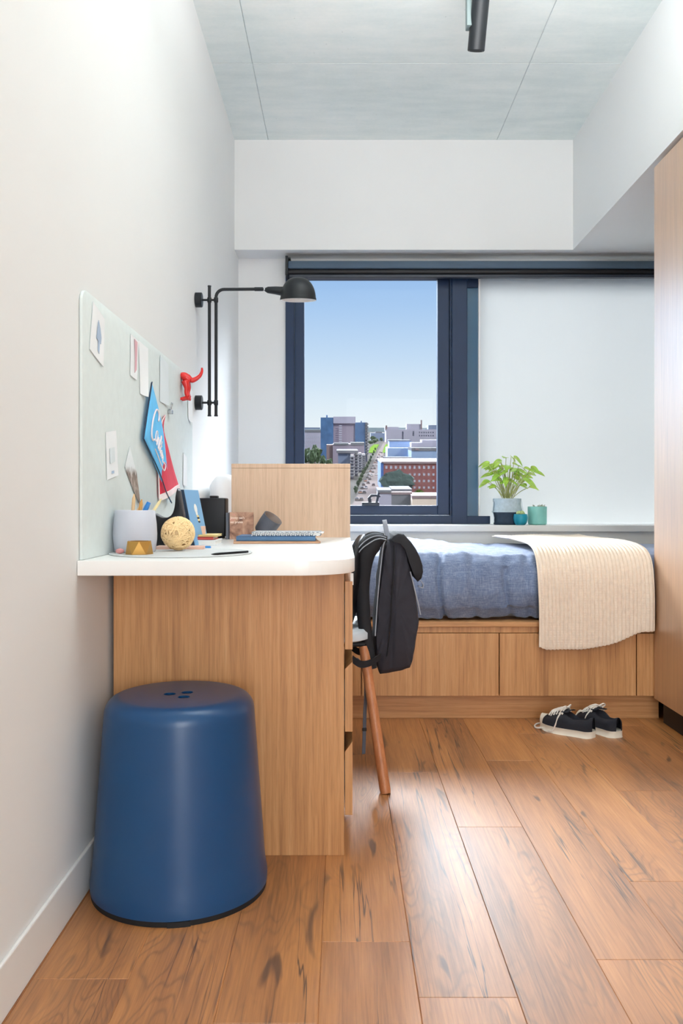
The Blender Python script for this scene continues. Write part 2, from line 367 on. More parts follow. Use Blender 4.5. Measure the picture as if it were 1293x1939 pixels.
# window wall, one mesh around the opening
sW = F / YW
wx = lambda px, Y=YW: (px - VX) / F * Y
wz = lambda py, Y=YW: H - (py - VY) / F * Y
WX0, WX1, WZ0, WZ1 = wx(541), wx(906), wz(992), 2.13
wb = MB(); wb.box(WL, WX0, YW, YW + .16, 0, ZC)
wb.box(WX0, XA, YW, YW + .16, 0, WZ0); wb.box(WX0, XA, YW, YW + .16, WZ1, ZC)
struct(wb.build('wall_back', M['wall']))
struct(MB().box(WL, WL + .008, YR, 4.3, 0, .096, .003).build('baseboard_left', M['trim']))
SILL = .739
struct(MB().box(WL, XA, 4.352, YW - .001, SILL - .034, SILL, .003).build('trim_1', M['trim']))
struct(MB().box(WL, XA, 4.372, YW - .001, 0.0, SILL - .034).build('wall_under_sill', M['wall']))
# frosted white pane beside the clear one
fw = thing('window_2', (1.3, YW, WZ0), None, None); struct(fw)
MB().box(wx(905.5), XA, YW + .012, YW + .018, WZ0 - .003, WZ1).build('frosted_pane', M['frosted'], fw)
# white edging of the frosted pane
struct(MB().box(wx(905.5), wx(909), YW - .006, YW + .01, SILL, 2.10, .001).build('trim_2', M['trim']))

# ------------------------------------------------------------------ window
def window():
    root = thing('window_1', (WX0, YW, WZ0), None, None); root['kind'] = 'structure'
    y0, y1 = YW - .022, YW + .075
    f = MB(); a, b = wx(541), wx(557)
    f.box(a, b, y0, y1, WZ0, WZ1, .002); f.box(b, wx(855), y0, y1, WZ0, wz(976), .002); f.box(b, wx(855), y0, y1, WZ1 - .02, WZ1, .002)
    f.build('frame', M['navy'], root)
    m = MB(); m.box(wx(854), wx(883), y0 - .012, y1, WZ0 - .002, WZ1, .003); m.box(wx(851), wx(853.5), y0 - .004, y1, wz(976), WZ1, .001)
    m.build('mullion', M['navy'], root)
    m = MB(); m.box(wx(882), wx(926), y0 - .012, y0 + .012, WZ0, wz(977), .002); m.build('bottom_rail', M['navy'], root)
    s = MB(); gx0, gx1, gz0, gz1 = wx(576), wx(828), wz(957), wz(527.5)
    ys0, ys1 = YW - .008, YW + .05
    s.box(wx(558), gx0, ys0, ys1, wz(975), WZ1 - .02, .003); s.box(gx1, wx(850), ys0, ys1, wz(975), WZ1 - .02, .003)
    s.box(gx0, gx1, ys0, ys1, wz(975), gz0, .003); s.box(gx0, gx1, ys0, ys1, gz1, WZ1 - .02, .003)
    s.build('sash', M['navy'], root)
    MB().box(gx0 - .005, gx1 + .005, YW + .02, YW + .024, gz0 - .005, gz1 + .005).build('glass_pane', M['glass'], root)
    r = MB(); r.box(wx(882.5), wx(905), YW + .006, YW + .10, WZ0, WZ1); r.build('side_light', M['teal_glass'], root)
    r = MB(); r.box(wx(882.5), wx(905), YW - .006, YW + .02, wz(545), WZ1, .002); r.build('side_light_head', M['navy'], root)
    # crank handle on the bottom rail of the sash
    Y = YW - .02; h = MB(); c = P(702, 955, Y)
    h.box(P(685, 0, Y).x, P(718, 0, Y).x, Y - .018, Y + .012, P(0, 958, Y).z, P(0, 951, Y).z, .003)
    h.tube([P(701, 952, Y), P(699, 943, Y), P(703, 938, Y), P(712, 938, Y), P(720, 940, Y)], [.010, .009, .008, .006, .006], 10)
    h.tube([P(717, 933, Y - .01), P(713, 952, Y - .01)], .0065, 10)
    h.build('handle', M['navyd'], root, smooth=40)
window()
def blind():
    Y = 4.53; root = thing('roller_blind', P(888, 510, Y), 'dark blue roller blind rolled up over the window and white panel', 'blind')
    x0, x1 = P(546, 0, Y).x, 1.83
    z = lambda py: P(0, py, Y).z
    MB().box(x0, x1, Y - .035, Y + .05, z(511), z(497), .006).build('cover', M['blind'], root, smooth=40)
    mb = MB(); mb.tube([(x0, Y, z(515)), (x1, Y, z(515))], .022, 20); mb.build('roller', M['blackp'], root, smooth=40)
    MB().box(x0 + .005, x1, Y - .022, Y + .01, z(527.5), z(521.5), .003).build('bottom_rail', M['navyd'], root)
    b = MB(); b.box(P(541, 0, Y).x, P(546, 0, Y).x, Y - .04, Y + .085, z(524), z(488), .002); b.box(P(541, 0, Y).x, P(550, 0, Y).x, Y - .01, Y + .085, z(491), z(488), .001)
    b.tube([P(543.5, 522, Y - .03), P(545, 560, Y - .03)], .0015, 6)
    b.build('bracket', M['black'], root)
blind()

# ------------------------------------------------------------------ wardrobe
def wardrobe():
    Y1 = 3.30; Y0 = .79; root = thing('wardrobe', (1.5, 2.0, 0), 'tall timber wardrobe with black plinth at the foot of the bed', 'wardrobe')
    MB().box(WR + .022, XA - .01, Y0, Y1 - .002, .094, ZB - .022, .001).build('carcass', M['oak'], root)
    mids = [Y1, 2.68, 2.06, 1.43, Y0]
    for b, a in zip(mids, mids[1:]): MB().box(WR, WR + .020, a + .0015, b - .0015, .092, ZB - .025, .0012).build('door', M['oakw'], root)
    MB().box(1.25, XA - .01, Y0, Y1 - .01, 0, .092).build('plinth', M['kick'], root)
wardrobe()

# ------------------------------------------------------------------ bed
def bed():
    YF = 3.306; root = thing('bed_base', (.6, 3.8, 0), 'built-in timber bed base with panel doors below the window', 'bed')
    x0, x1 = WL + .012, XA - .02
    zz = lambda py: H - (py - VY) / F * YF
    zl0, zl1, zr0, zd0 = zz(1187), zz(1177.5), zz(1199), zz(1318)
    MB().box(x0, x1, YF - .004, 4.345, zl0, zl1, .002).build('platform', M['oakx'], root)
    MB().box(x0, x1, YF + .006, 4.345, zr0 + .001, zl0 - .001, .001).build('top_rail', M['oak'], root)
    dx = [(-.47, (683 - VX) / F * YF), ((685.5 - VX) / F * YF, (944 - VX) / F * YF), ((946 - VX) / F * YF, (1204 - VX) / F * YF), ((1206 - VX) / F * YF, x1)]
    for a, b in dx: MB().box(a, b, YF, YF + .018, zd0, zr0 - .001, .0012).build('door', M['oak'], root)
    MB().box(x0, x1, YF + .022, 4.345, zd0 + .004, zr0, .001).build('carcass', M['oak'], root)
    MB().box(x0, (1247 - VX) / F * 3.356, 3.356, 3.374, 0, zd0 + .004, .001).build('plinth', M['oakx'], root)
    mt = MB().box(x0 + .005, x1 - .01, YF + .11, 4.33, zl1, .62, .05, 4)
    tag(mt.build('mattress', M['mattress'], smooth=60), 'white mattress under the blue duvet on the timber bed base', 'mattress')
    return zl1
ZL = bed()

def bed_profile(u, off):
    """u: metres along the cross-section, from the bed's front lower edge up and over to the back"""
    pts = [(3.345, ZL + .006), (3.312, ZL + .05), (3.302, ZL + .11), (3.308, ZL + .17), (3.332, ZL + .225), (3.385, ZL + .258), (3.47, ZL + .268), (3.7, ZL + .268), (4.0, ZL + .266), (4.34, ZL + .262)]
    d = 0
    for (a, b), (c, e) in zip(pts, pts[1:]):
        L = math.hypot(c - a, e - b)
        if u <= d + L or (c, e) == pts[-1]:
            t = (u - d) / L; ny, nz = -(e - b) / L, (c - a) / L
            return a + (c - a) * t + ny * off, b + (e - b) * t + nz * off
        d += L
def duvet():
    mb = MB(); nx, nu = 300, 100; L = 1.19; rows = []
    creases = [((845 - VX) / F * 3.31, .009, .022, .9), ((972 - VX) / F * 3.31, .012, .014, .55), ((800 - VX) / F * 3.31, .02, .010, .5), ((905 - VX) / F * 3.31, .014, .008, .8), ((1010 - VX) / F * 3.31, .012, .010, .8)]
    for i in range(nx + 1):
        X = -.54 + (1.82 + .54) * i / nx; row = []
        flat = sstep(.745, .79, X) * .75
        for j in range(nu + 1):
            t = j / nu; u = L * t ** 1.25
            front = 1 - sstep(.20, .42, u)
            off = .016 * mnoise.noise((X * 3.2, u * 2.2, 1.7)) + .010 * mnoise.noise((X * 9, u * 3.0, 4.1)) + .006 * mnoise.noise((X * 24, u * 9, 9.1)) + .0030 * mnoise.noise((X * 60, u * 22, 2.1)) + .007 * (abs(mnoise.noise((X * 17 + 3 * u, u * 6, 5.5))) - .25)
            off += .013 * mnoise.noise((X * 13 + u * 2, u * 2.5, 7.7)) * front
            for cx, w, d, k in creases: off -= d * gauss(X + .03 * math.sin(u * 9), cx, w) * (1 - sstep(.18 * k + .10, .36 * k + .10, u)) * 1.2
            off -= .012 * gauss(u, .045, .03) * (mnoise.noise((X * 7, .3, 0)) + .4)
            off += .028 * sstep(.4, .7, u) * gauss(X, .30, .22)
            off = off * (1 - flat) - .004 * flat
            y, z = bed_profile(u, off)
            z += .004 * mnoise.noise((X * 5, 2.2, 3)) * (1 - sstep(0, .12, u))
            if z < ZL + .003: z = ZL + .003
            if X > 1.18: y = max(y, 3.309)
            row.append((X, min(y, 4.335), z))
        rows.append(row)
    mb.grid(rows)
    tag(mb.build('duvet', M['duvet'], smooth=180, solid=.010), 'rumpled blue chambray duvet spread over the bed', 'duvet')
duvet()
def blanket():
    mb = MB(); nx, nu = 240, 420; rows = []; x0 = (1018 - VX) / F * 3.28; x1 = 1.208
    pitch = 7.35 / F * 3.28
    prof = smoothpath([(0, 3.279, ZL - .20), (0, 3.279, ZL - .08), (0, 3.279, ZL + .06), (0, 3.281, ZL + .16), (0, 3.296, ZL + .225), (0, 3.335, ZL + .266), (0, 3.41, ZL + .287), (0, 3.52, ZL + .294), (0, 3.75, ZL + .296), (0, 4.0, ZL + .294), (0, 4.29, ZL + .29)], 8)
    cum = [0]
    for a, b in zip(prof, prof[1:]): cum.append(cum[-1] + (b - a).length)
    def at(q):
        k = 0
        while k < len(cum) - 2 and cum[k + 1] < q: k += 1
        t = (q - cum[k]) / (cum[k + 1] - cum[k]); p = prof[k].lerp(prof[k + 1], t); d = prof[min(k + 1, len(prof) - 1)] - prof[k]; d2 = prof[min(k + 2, len(prof) - 1)] - prof[min(k + 1, len(prof) - 2)]
        d = d.normalized().lerp(d2.normalized(), t).normalized(); return p, Vector((0, -d.z, d.y))
    for i in range(nx + 1):
        X = x0 + (x1 - x0) * i / nx; s = (X - x0)
        hang = .105 - .003 * math.sin(s * 14) - .024 * sstep(.15, .30, s) - .050 * sstep(.26, .42, s) - .012 * gauss(s, 0, .02)
        q0 = .20 - hang; row = []
        for j in range(nu + 1):
            q = q0 + (cum[-1] - q0) * j / nu
            p, nrm = at(q); ph = s / pitch; rib = math.cos(2 * math.pi * ph); v = q / .0095 + abs((ph % 1) - .5) * 1.2
            st = .5 + .5 * math.cos(2 * math.pi * v)
            kn = .0030 * rib + .0017 * st * max(0, rib + .4) - .0030 * (1 - st) * max(0, -rib - .2)
            edge = max(0, min(1, s / .012, (x1 - X) / .012, (q - q0) / .012))
            wob = .006 * mnoise.noise((X * 6, q * 2.5, 12.3)) + .010 * gauss(s, .425, .016) * (1 - sstep(.25, .4, q)) + .004 * mnoise.noise((X * 14, q * 5, 2.3))
            p = p + nrm * (max(0, wob + .003) + kn * edge)
            p.x = X + .004 * math.sin(q * 9) * (1 - s / .45); row.append(p)
        rows.append(row)
    mb.grid(rows)
    tag(mb.build('knitted_throw', M['knit'], smooth=180, solid=.005, offset=1), 'cream ribbed knitted throw hanging over the bed edge', 'blanket')
blanket()
def pillow():
    mb = MB(); rows = []; n = 28; cx, cy, cz = WL + .085, 3.70, ZL + .268 + .17
    for i in range(n + 1):
        r = []
        for j in range(n * 2):
            a = math.pi * (i / n - .5); b = math.pi * j / n
            se = lambda v, e: math.copysign(abs(v) ** e, v)
            r.append((cx + .075 * se(math.sin(a), .9) * 1.0 + .004 * mnoise.noise((i * .3, j * .3, 2)), cy + .30 * se(math.cos(a), .55) * se(math.cos(b), .45), cz + .165 * se(math.cos(a), .55) * se(math.sin(b), .45) + .02 * math.cos(b * 2)))
        rows.append(r)
    mb.grid(rows, close_v=True)
    tag(mb.build('pillow', M['sheet'], smooth=180), 'plump white pillow leaning on the left wall behind the desk', 'pillow')
pillow()

# ------------------------------------------------------------------ desk
ZD = .7335; DF, DB, DX = 1.807, 3.0, .0285
def desk():
    root = thing('desk', (-.27, 2.4, 0), 'white-topped desk with oak side panel and drawers against the left wall', 'desk')
    R = .13; poly = [(WL + .001, DF)] + arc(DX - R, DF + R, R, -90, 0, 14) + [(DX, DB), (WL + .001, DB)]
    mb = MB(); mb.prism([Vector((x, y, ZD - .032)) for x, y in poly], (0, 0, .032), .0015); mb.build('desktop', M['white'], root, smooth=30)
    YP = F * H / 670; px = (651.5 - VX) / F * YP
    MB().box(WL + .012, px, YP, YP + .018, 0.0, ZD - .032, .0008).build('side_panel', M['oak'], root)
    ye = 2.455
    MB().box(WL + .012, px - .002, ye - .018, ye, 0.0, ZD - .032, .0008).build('inner_panel', M['oak'], root)
    c = MB(); c.box(WL + .012, px - .012, YP + .018, ye - .018, .075, .095); c.box(WL + .012, WL + .03, YP + .018, ye - .018, .095, ZD - .05); c.box(WL + .03, px - .012, YP + .018, ye - .018, ZD - .05, ZD - .033)
    c.build('carcass', M['oakx'], root)
    MB().box(WL + .012, px - .06, YP + .018, ye - .018, 0, .075).build('plinth', M['kick'], root)
    z = lambda py: H - (py - VY) / F * YP
    x0, x1 = px + .002, (667.5 - VX) / F * YP
    for (zo, zi, zb) in ((z(1101), z(1101), z(1230)), (z(1253), z(1267), z(1386)), (z(1404), z(1424), z(1544))):
        d = MB(); d.prism([(x0, YP + .002, zb), (x1, YP + .002, zb), (x1, YP + .002, zo), (x0, YP + .002, zi)], (0, ye - YP - .004, 0), .0006)
        dr = d.build('drawer', M['oak'], root)
        MB().box(px - .40, x0 - .0005, YP + .03, ye - .03, zb + .02, zi - .03).build('drawer_box', M['trim'], dr)
    MB().box(x1 - .005, x1 + .002, YP + .004, YP + .012, z(1108), z(1086)).build('rail_bracket', M['trim'], root)
desk()
def divider():
    x0, x1, zt = P(438, 0, DB).x, P(663, 0, DB).x, P(0, 878, DB).z
    o = MB().box(x0, x1, DB + .001, DB + .026, 0, zt - .016, .001).build('divider_panel', M['oakd'], origin=((x0 + x1) / 2, DB + .01, 0))
    tag(o, 'upright pale oak panel standing at the far end of the desk', 'panel')
    MB().box(x0, x1, DB + .0005, DB + .0265, zt - .0155, zt, .001).build('top_edging', M['oakd'], o)
divider()

# ------------------------------------------------------------------ stool
def stool():
    c = Vector((-.364, 1.898, 0)); root = thing('stool', c, 'blue tapered bucket stool in front of the desk', 'stool')
    rb, rt, h = .1945, .163, .430; e = .036; prof = [(rb - .006, .012), (rb, .012), (rb + .0006, .03)]
    for k in range(1, 13):
        z = .03 + (h - e - .03) * k / 12; prof.append((rb + (rt - rb) * (z / h), z))
    rr = prof[-1][0]
    for k in range(1, 9):
        a = math.radians(90 * k / 8); prof.append((rr - e * (1 - math.cos(a)), h - e + e * math.sin(a)))
    prof += [(.09, h + .0005), (.05, h + .0005), (.001, h + .0005)]
    inner = [(max(r - .005, .001), z - (.005 if z > h - .03 else 0)) for r, z in prof[1:]]
    prof = prof[1:] + inner[::-1]
    mb = MB(); mb.lathe(prof, c, 96); o = mb.build('body', M['stool'], root, smooth=50)
    cut = MB(); s = F / 1.9
    for px, py in ((321.5, 1314.5), (354.5, 1311.5), (348, 1320)):
        d = h; y = F * (H - h) / (py - VY); x = (px - VX) / F * y
        cut.lathe([(.0005, h - .03), (.0135, h - .03), (.0135, h + .03), (.0005, h + .03)], (x, y, 0), 24)
    k = cut.build('cutter', M['stool'], root)
    m = o.modifiers.new('holes', 'BOOLEAN'); m.object = k; m.operation = 'DIFFERENCE'; m.solver = 'EXACT'
    bpy.context.view_layer.update()
    me = bpy.data.meshes.new_from_object(o.evaluated_get(bpy.context.evaluated_depsgraph_get()))
    o.modifiers.clear(); o.data = me; bpy.data.objects.remove(k)
    mb = MB(); mb.lathe([(rb - .012, 0), (rb - .002, 0), (rb - .001, .012), (rb - .012, .012), (rb - .012, 0)], c, 96); mb.build('base_ring', M['rubber'], root, smooth=50)
    for a in (-80, 40, 160):
        q = MB(); pts = []
        for r in (rb - .02, rb + .0015):
            pts.append([(r * math.cos(math.radians(a + t)), r * math.sin(math.radians(a + t))) for t in (-7, -3.5, 0, 3.5, 7)])
        poly = pts[1] + pts[0][::-1]
        q.prism([Vector((c.x + x, c.y + y, 0)) for x, y in poly], (0, 0, .011)); q.build('foot', M['rubber'], root)
stool()

# ------------------------------------------------------------------ chair and backpack
def chair():
    root = thing('desk_chair', (-.10, 2.72, 0), 'desk chair with tapered timber legs, the backpack hanging on it', 'chair')
    st = MB(); rows = []; n = 24
    for k, zz, sc in ((0, .432, .90), (1, .440, 1.0), (2, .458, 1.0), (3, .470, .95), (4, .470, .3)):
        r = []
        for i in range(40):
            a = 2 * math.pi * i / 40; se = lambda v: math.copysign(abs(v) ** .55, v)
            x, y = -.115 + .205 * se(math.cos(a)) * sc, 2.72 + .205 * se(math.sin(a)) * sc
            r.append((x, y, zz - (.008 if sc < .5 else 0)))
        rows.append(r)
    st.grid(rows, close_v=True, cap=True); st.build('seat', M['seat'], root, smooth=60)
    # backrest: curved black shell
    b = MB(); rows = []
    for i in range(15):
        t = i / 14; z = .462 + t * .292; w = .195 - .03 * t ** 3; row = []
        for j in range(17):
            q = j / 16 * 2 - 1; zz = z - (.05 * abs(q) ** 3 * t)
            x = .030 + .040 * t + .022 * math.sin(t * 3.0) - .055 * q * q * (1 - .4 * t)
            row.append((x, 2.72 + w * q, zz))
        rows.append(row)
    b.grid(rows); b.build('backrest', M['blackp'], root, smooth=180, solid=.012)
    f = MB(); f.box(-.29, .075, 2.585, 2.855, .415, .431, .006); f.build('seat_frame', M['blackp'], root)
    for (fx, fy, tx, ty) in ((.128, 2.49, .066, 2.60), (-.345, 2.50, -.26, 2.60), (.128, 2.95, .066, 2.84), (-.345, 2.94, -.26, 2.84)):
        l = MB(); l.tube([(fx, fy, 0), (fx + (tx - fx) * .03, fy + (ty - fy) * .03, .012), (tx, ty, .4145)], [.0145, .0165, .0150], 18); l.build('leg', M['legwood'], root, smooth=40)
chair()
def backpack():
    Yn, Yf = 2.60, 2.87; root = thing('backpack', P(752, 1150, 2.73), 'dark charcoal roll-top backpack hanging by its straps from the chair back', 'backpack')
    def Z(u, v, Y=Yn): return P(650 + u / 6.256, 980 + v / 6.256, Yn) + Vector((0, Y - Yn, 0))
    sil = [(505, 275), (480, 400), (445, 620), (412, 900), (390, 1230), (372, 1480), (374, 1640), (395, 1800), (440, 1885), (560, 1868), (700, 1840), (800, 1808), (835, 1690), (865, 1520), (895, 1330), (905, 1150), (868, 930), (815, 660), (770, 470), (735, 300), (700, 215), (650, 200), (590, 235), (545, 285)]
    c = Vector((0, 0)); 
    for u, v in sil: c += Vector((u, v)) / len(sil)
    rows = []
    sl = [(0, .90, -.000), (.012, .955, 0), (.03, .99, 0), (.07, 1.0, 0)]
    slices = [(Yn + d, k) for d, k, _ in sl] + [(Yf - d, k) for d, k, _ in reversed(sl)]
    def dens(poly):
        out = []
        m = len(poly)
        for i in range(m):
            for k in range(5): out.append(Vector(poly[i]).lerp(Vector(poly[(i + 1) % m]), k / 5))
        return out
    dn = dens(sil)
    for Y, k in slices:
        r = []
        for q in dn:
            w = c + (q - c) * k; p = Z(w.x, w.y, Y)
            p.x += .004 * mnoise.noise((q.x * .012, q.y * .008, Y * 9)); r.append(p)
        rows.append(r)
    # near face: inner rings with a soft vertical gusset fold and bottom facets
    inner = []
    for k, dy in ((.60, .002), (.30, .004), (.06, .004)):
        r = []
        for q in dn:
            w = c + (q - c) * k; p = Z(w.x, w.y, Yn); p.y += -.006 * (1 - k) - dy + .010 * gauss(w.x, 570, 28) + .005 * mnoise.noise((w.x * .01, w.y * .01, 3))
            r.append(p)
        inner.append(r)
    mb = MB(); mb.grid(list(reversed(inner)) + rows, close_v=True, cap=True)
    body = mb.build('body', M['pack'], root, smooth=55)
    # stitched gusset seam
    s = MB(); s.tube(smoothpath([Z(600, 330, Yn - .004), Z(600, 560, Yn - .012), Z(572, 900, Yn - .014), Z(560, 1200, Yn - .013), Z(535, 1480, Yn - .010), Z(515, 1640, Yn - .006)]), .0022, 8); s.build('gusset_seam', M['packd'], body, smooth=60)
    # lid folded over the front
    lid = [(560, 262), (600, 215), (650, 188), (720, 200), (800, 285), (860, 370), (905, 460), (940, 570), (946, 650), (928, 725), (885, 765), (850, 720), (815, 640), (770, 510), (725, 370), (660, 285)]
    mb = MB(); rows = []
    dl = dens(lid); lc = Vector((760, 430))
    for Y, k in ((Yn - .012, .86), (Yn - .008, .97), (Yn + .01, 1.0), (Yf - .01, 1.0), (Yf + .008, .97), (Yf + .012, .86)):
        rows.append([Z(*(lc + (q - lc) * k), Y) for q in dl])
    mb.grid(rows, close_v=True, cap=True); mb.build('lid', M['packd'], root, smooth=75)
    # piping
    for pts in ([(503, 262), (470, 345), (440, 600), (412, 880), (392, 1150), (376, 1400)], [(792, 640), (830, 790), (870, 960), (912, 1150)]):
        m = MB(); m.tube(smoothpath([Z(u, v, Yn - .003) for u, v in pts]), .0022, 8); m.build('piping', M['pipe'], root, smooth=60)
    # haul loop
    m = MB(); a, b = Z(545, 268, 2.66), Z(500, 38, 2.66); pts = [a + (b - a) * t + Vector((0, .035 * math.sin(math.pi * w) * 0, 0)) for t, w in ((0, 0), (.5, .5), (.9, .9))]
    loop = [a, a.lerp(b, .45), a.lerp(b, .88), b + Vector((0, .012, 0)), a.lerp(b, .88) + Vector((0, .030, 0)), a.lerp(b, .45) + Vector((0, .034, 0)), a + Vector((0, .04, 0))]
    m.ribbon(smoothpath(loop, 5), (1, 0, .15), .0135, .003); m.build('haul_loop', M['pipe'], root, smooth=50)
    # shoulder straps
    path = [(520, 262), (440, 262), (370, 296), (300, 372), (262, 460), (240, 600), (228, 800), (232, 1000), (250, 1250), (278, 1450), (302, 1600), (330, 1790)]
    for i, Y in enumerate((Yn + .005, Yf - .055)):
        pts = smoothpath([Z(u, v, Y) for u, v in path], 5); m = MB()
        n = len(pts); rad = [.011 + .018 * sstep(0, .22, k / n) - .008 * sstep(.28, .6, k / n) - .003 * sstep(.6, 1, k / n) for k in range(n)]
        m.tube(pts, rad, 16, sy=.9, up=(0, 1, 0)); st = m.build('shoulder_strap', M['packd'], root, smooth=60)
        for e in (-1, 1):
            m = MB(); m.tube(smoothpath([Z(u, v, Y - .024 - .002 * e) for u, v in ([(505, 236), (430, 214), (350, 224), (265, 268), (200, 330), (150, 400)] if e < 0 else [(505, 262), (440, 246), (370, 262), (290, 310), (220, 362), (160, 440)])], 5), .0017, 6); m.build('strap_piping', M['pipe'], st)
        m = MB(); m.ribbon(smoothpath([Z(105, 1650, Y - .040), Z(200, 1705, Y - .048), Z(310, 1690, Y - .048), Z(435, 1635, Y - .022)], 5), (.15, 0, 1), .021, .004); m.build('strap_webbing', M['packd'], st, smooth=50)
    m = MB(); m.ribbon(smoothpath([Z(150, 1660, Yn - .006), Z(215, 1730, Yn - .004), Z(255, 1850, Yn), Z(268, 2050, Yn), Z(255, 2300, Yn), Z(248, 2560, Yn), Z(240, 2800, Yn)], 6), (1, .4, 0), .011, .002); w = m.build('strap_tail', M['webg'], root, smooth=50)
    m = MB(); q = Z(250, 2510, Yn); m.box(q.x - .007, q.x + .007, q.y - .004, q.y + .004, q.z - .005, q.z + .005, .002); m.build('slider', M['blackp'], w)
    m = MB(); m.ribbon(smoothpath([Z(880, 750, Yn + .05), Z(930, 760, Yn + .05), Z(962, 810, Yn + .05), Z(950, 850, Yn + .05), Z(905, 830, Yn + .05)], 5), (0, 1, 0), .02, .0025); m.build('lid_strap', M['pipe'], root, smooth=50)
backpack()

# ------------------------------------------------------------------ shoes
def shoe(name, heel, toe, label, trail):
    heel, toe = Vector((*heel, 0)), Vector((*toe, 0)); L = (toe - heel).length; d = (toe - heel).normalized(); sd = Vector((-d.y, d.x, 0))
    mid = heel.lerp(toe, .5); root = thing(name, mid, label, 'shoe')
    W = lambda t: .5 * (.062 + .030 * sstep(.15, .62, t)) * (1 if t < .72 else math.sqrt(max(0, 1 - ((t - .72) / .285) ** 2))) * (math.sqrt(max(0.0, 1 - ((.12 - t) / .125) ** 2)) if t < .12 else 1)
    ts = [0.001, .01, .03, .06, .10] + [.10 + .62 * k / 12 for k in range(1, 13)] + [.78, .84, .89, .93, .96, .985, .999]
    at = lambda t, x, z: heel + d * (t * L) + sd * x + Vector((0, 0, z))
    bend = lambda t: .006 * math.sin(t * 3.1)
    def band(z0, z1, grow): 
        m = MB(); outl = [(t, W(t) + grow) for t in ts] + [(t, -W(t) - grow) for t in reversed(ts)]
        rows = []
        for z, g in ((z0, -.002), (z0 + .002, 0), (z1 - .001, 0), (z1, -.001)):
            rows.append([at(t, x + math.copysign(g, x) + bend(t), z + .010 * max(0, t - .72) ** 1.4 * 3) for t, x in outl])
        return m.grid(rows, close_v=True, cap=True)
    band(0, .024, .0015).build('sole', M['sole'], root, smooth=50)
    top = lambda t: .068 - .006 * sstep(.05, .3, t) + .016 * sstep(.30, .48, t) - .034 * sstep(.5, .98, t) + .006 * (1 - sstep(0, .1, t))
    m = MB(); rows = []; n = 16
    for t in ts:
        w = W(t) + .001; h = top(t); r = []
        for k in range(n + 1):
            a = math.pi * k / n; x = w * math.cos(a); z = .022 + (h - .022) * math.sin(a) ** (.42 if t < .5 else .52)
            x *= 1 - .12 * sstep(0.05, 1, math.sin(a)) * (1 if t < .6 else .3)
            if .085 < t < .46 and math.sin(a) > .90:      # foot opening
                z = min(z, .030 + .0 * t)
            r.append(at(t, x + bend(t), z + .010 * max(0, t - .72) ** 1.4 * 3))
        rows.append(r)
    m.grid(rows); m.build('upper', M['canvas'], root, smooth=180)
    m = MB(); rows = []
    for t in [.40, .46, .52, .58, .64, .68]: rows.append([at(t, q * .026 + bend(t), top(t) + (.008 if t > .43 else .018) - .005 * abs(q) ** 2) for q in (-1, -.5, 0, .5, 1)])
    m.grid(rows); m.build('tongue', M['canvas'], root, smooth=180, solid=.003)
    m = MB(); rows = []
    for t in [.86, .89, .92, .945, .965, .985, .998]:
        w = W(t) + .0035; h = top(t) + .003; rows.append([at(t, w * math.cos(math.pi * k / n) + bend(t), .020 + (h - .020) * math.sin(math.pi * k / n) ** .6 + .010 * max(0, t - .72) ** 1.4 * 3) for k in range(n + 1)])
    m.grid(rows); m.build('toe_cap', M['sole'], root, smooth=180)
    l = MB()
    for k in range(5):
        t = .50 + .055 * k
        for e in (-1, 1):
            l.tube(smoothpath([at(t, e * .030 + bend(t), top(t) - .006), at(t + .012, e * .012, top(t) + .012), at(t + .03, -e * .014, top(t + .03) + .013), at(t + .045, -e * .028 + bend(t), top(t + .03) - .002)], 4), .0027, 6)
    for e in (-1, 1): l.tube(smoothpath([at(.50, 0, top(.5) + .014), at(.49, e * .018, top(.5) + .021), at(.54, e * .036, top(.5) + .013), at(.56, e * .030, top(.5) + .006), at(.51, e * .004, top(.5) + .013)], 5), .0027, 6)
    l.tube(smoothpath([at(.50, .004, top(.5) + .014), at(.55, .040, .066), at(.58, .052, .034), at(.64, .054, .008), at(.72, .055, .006)], 5), .0027, 6)
    if trail: l.tube(smoothpath([at(.86, .045, .010), at(.97, .046, .004), at(1.06, .03, .004), at(1.12, .0, .004), at(1.10, -.02, .004)], 5), .0034, 6)
    l.build('laces', M['lace'], root, smooth=60)
shoe('sneaker', (.915, 3.075), (.765, 3.235), 'black canvas sneaker with trailing white lace, in front of the other sneaker', True)
shoe('sneaker', (1.005, 3.075), (.925, 3.285), 'black canvas sneaker nearest the wardrobe plinth, behind its pair', False)

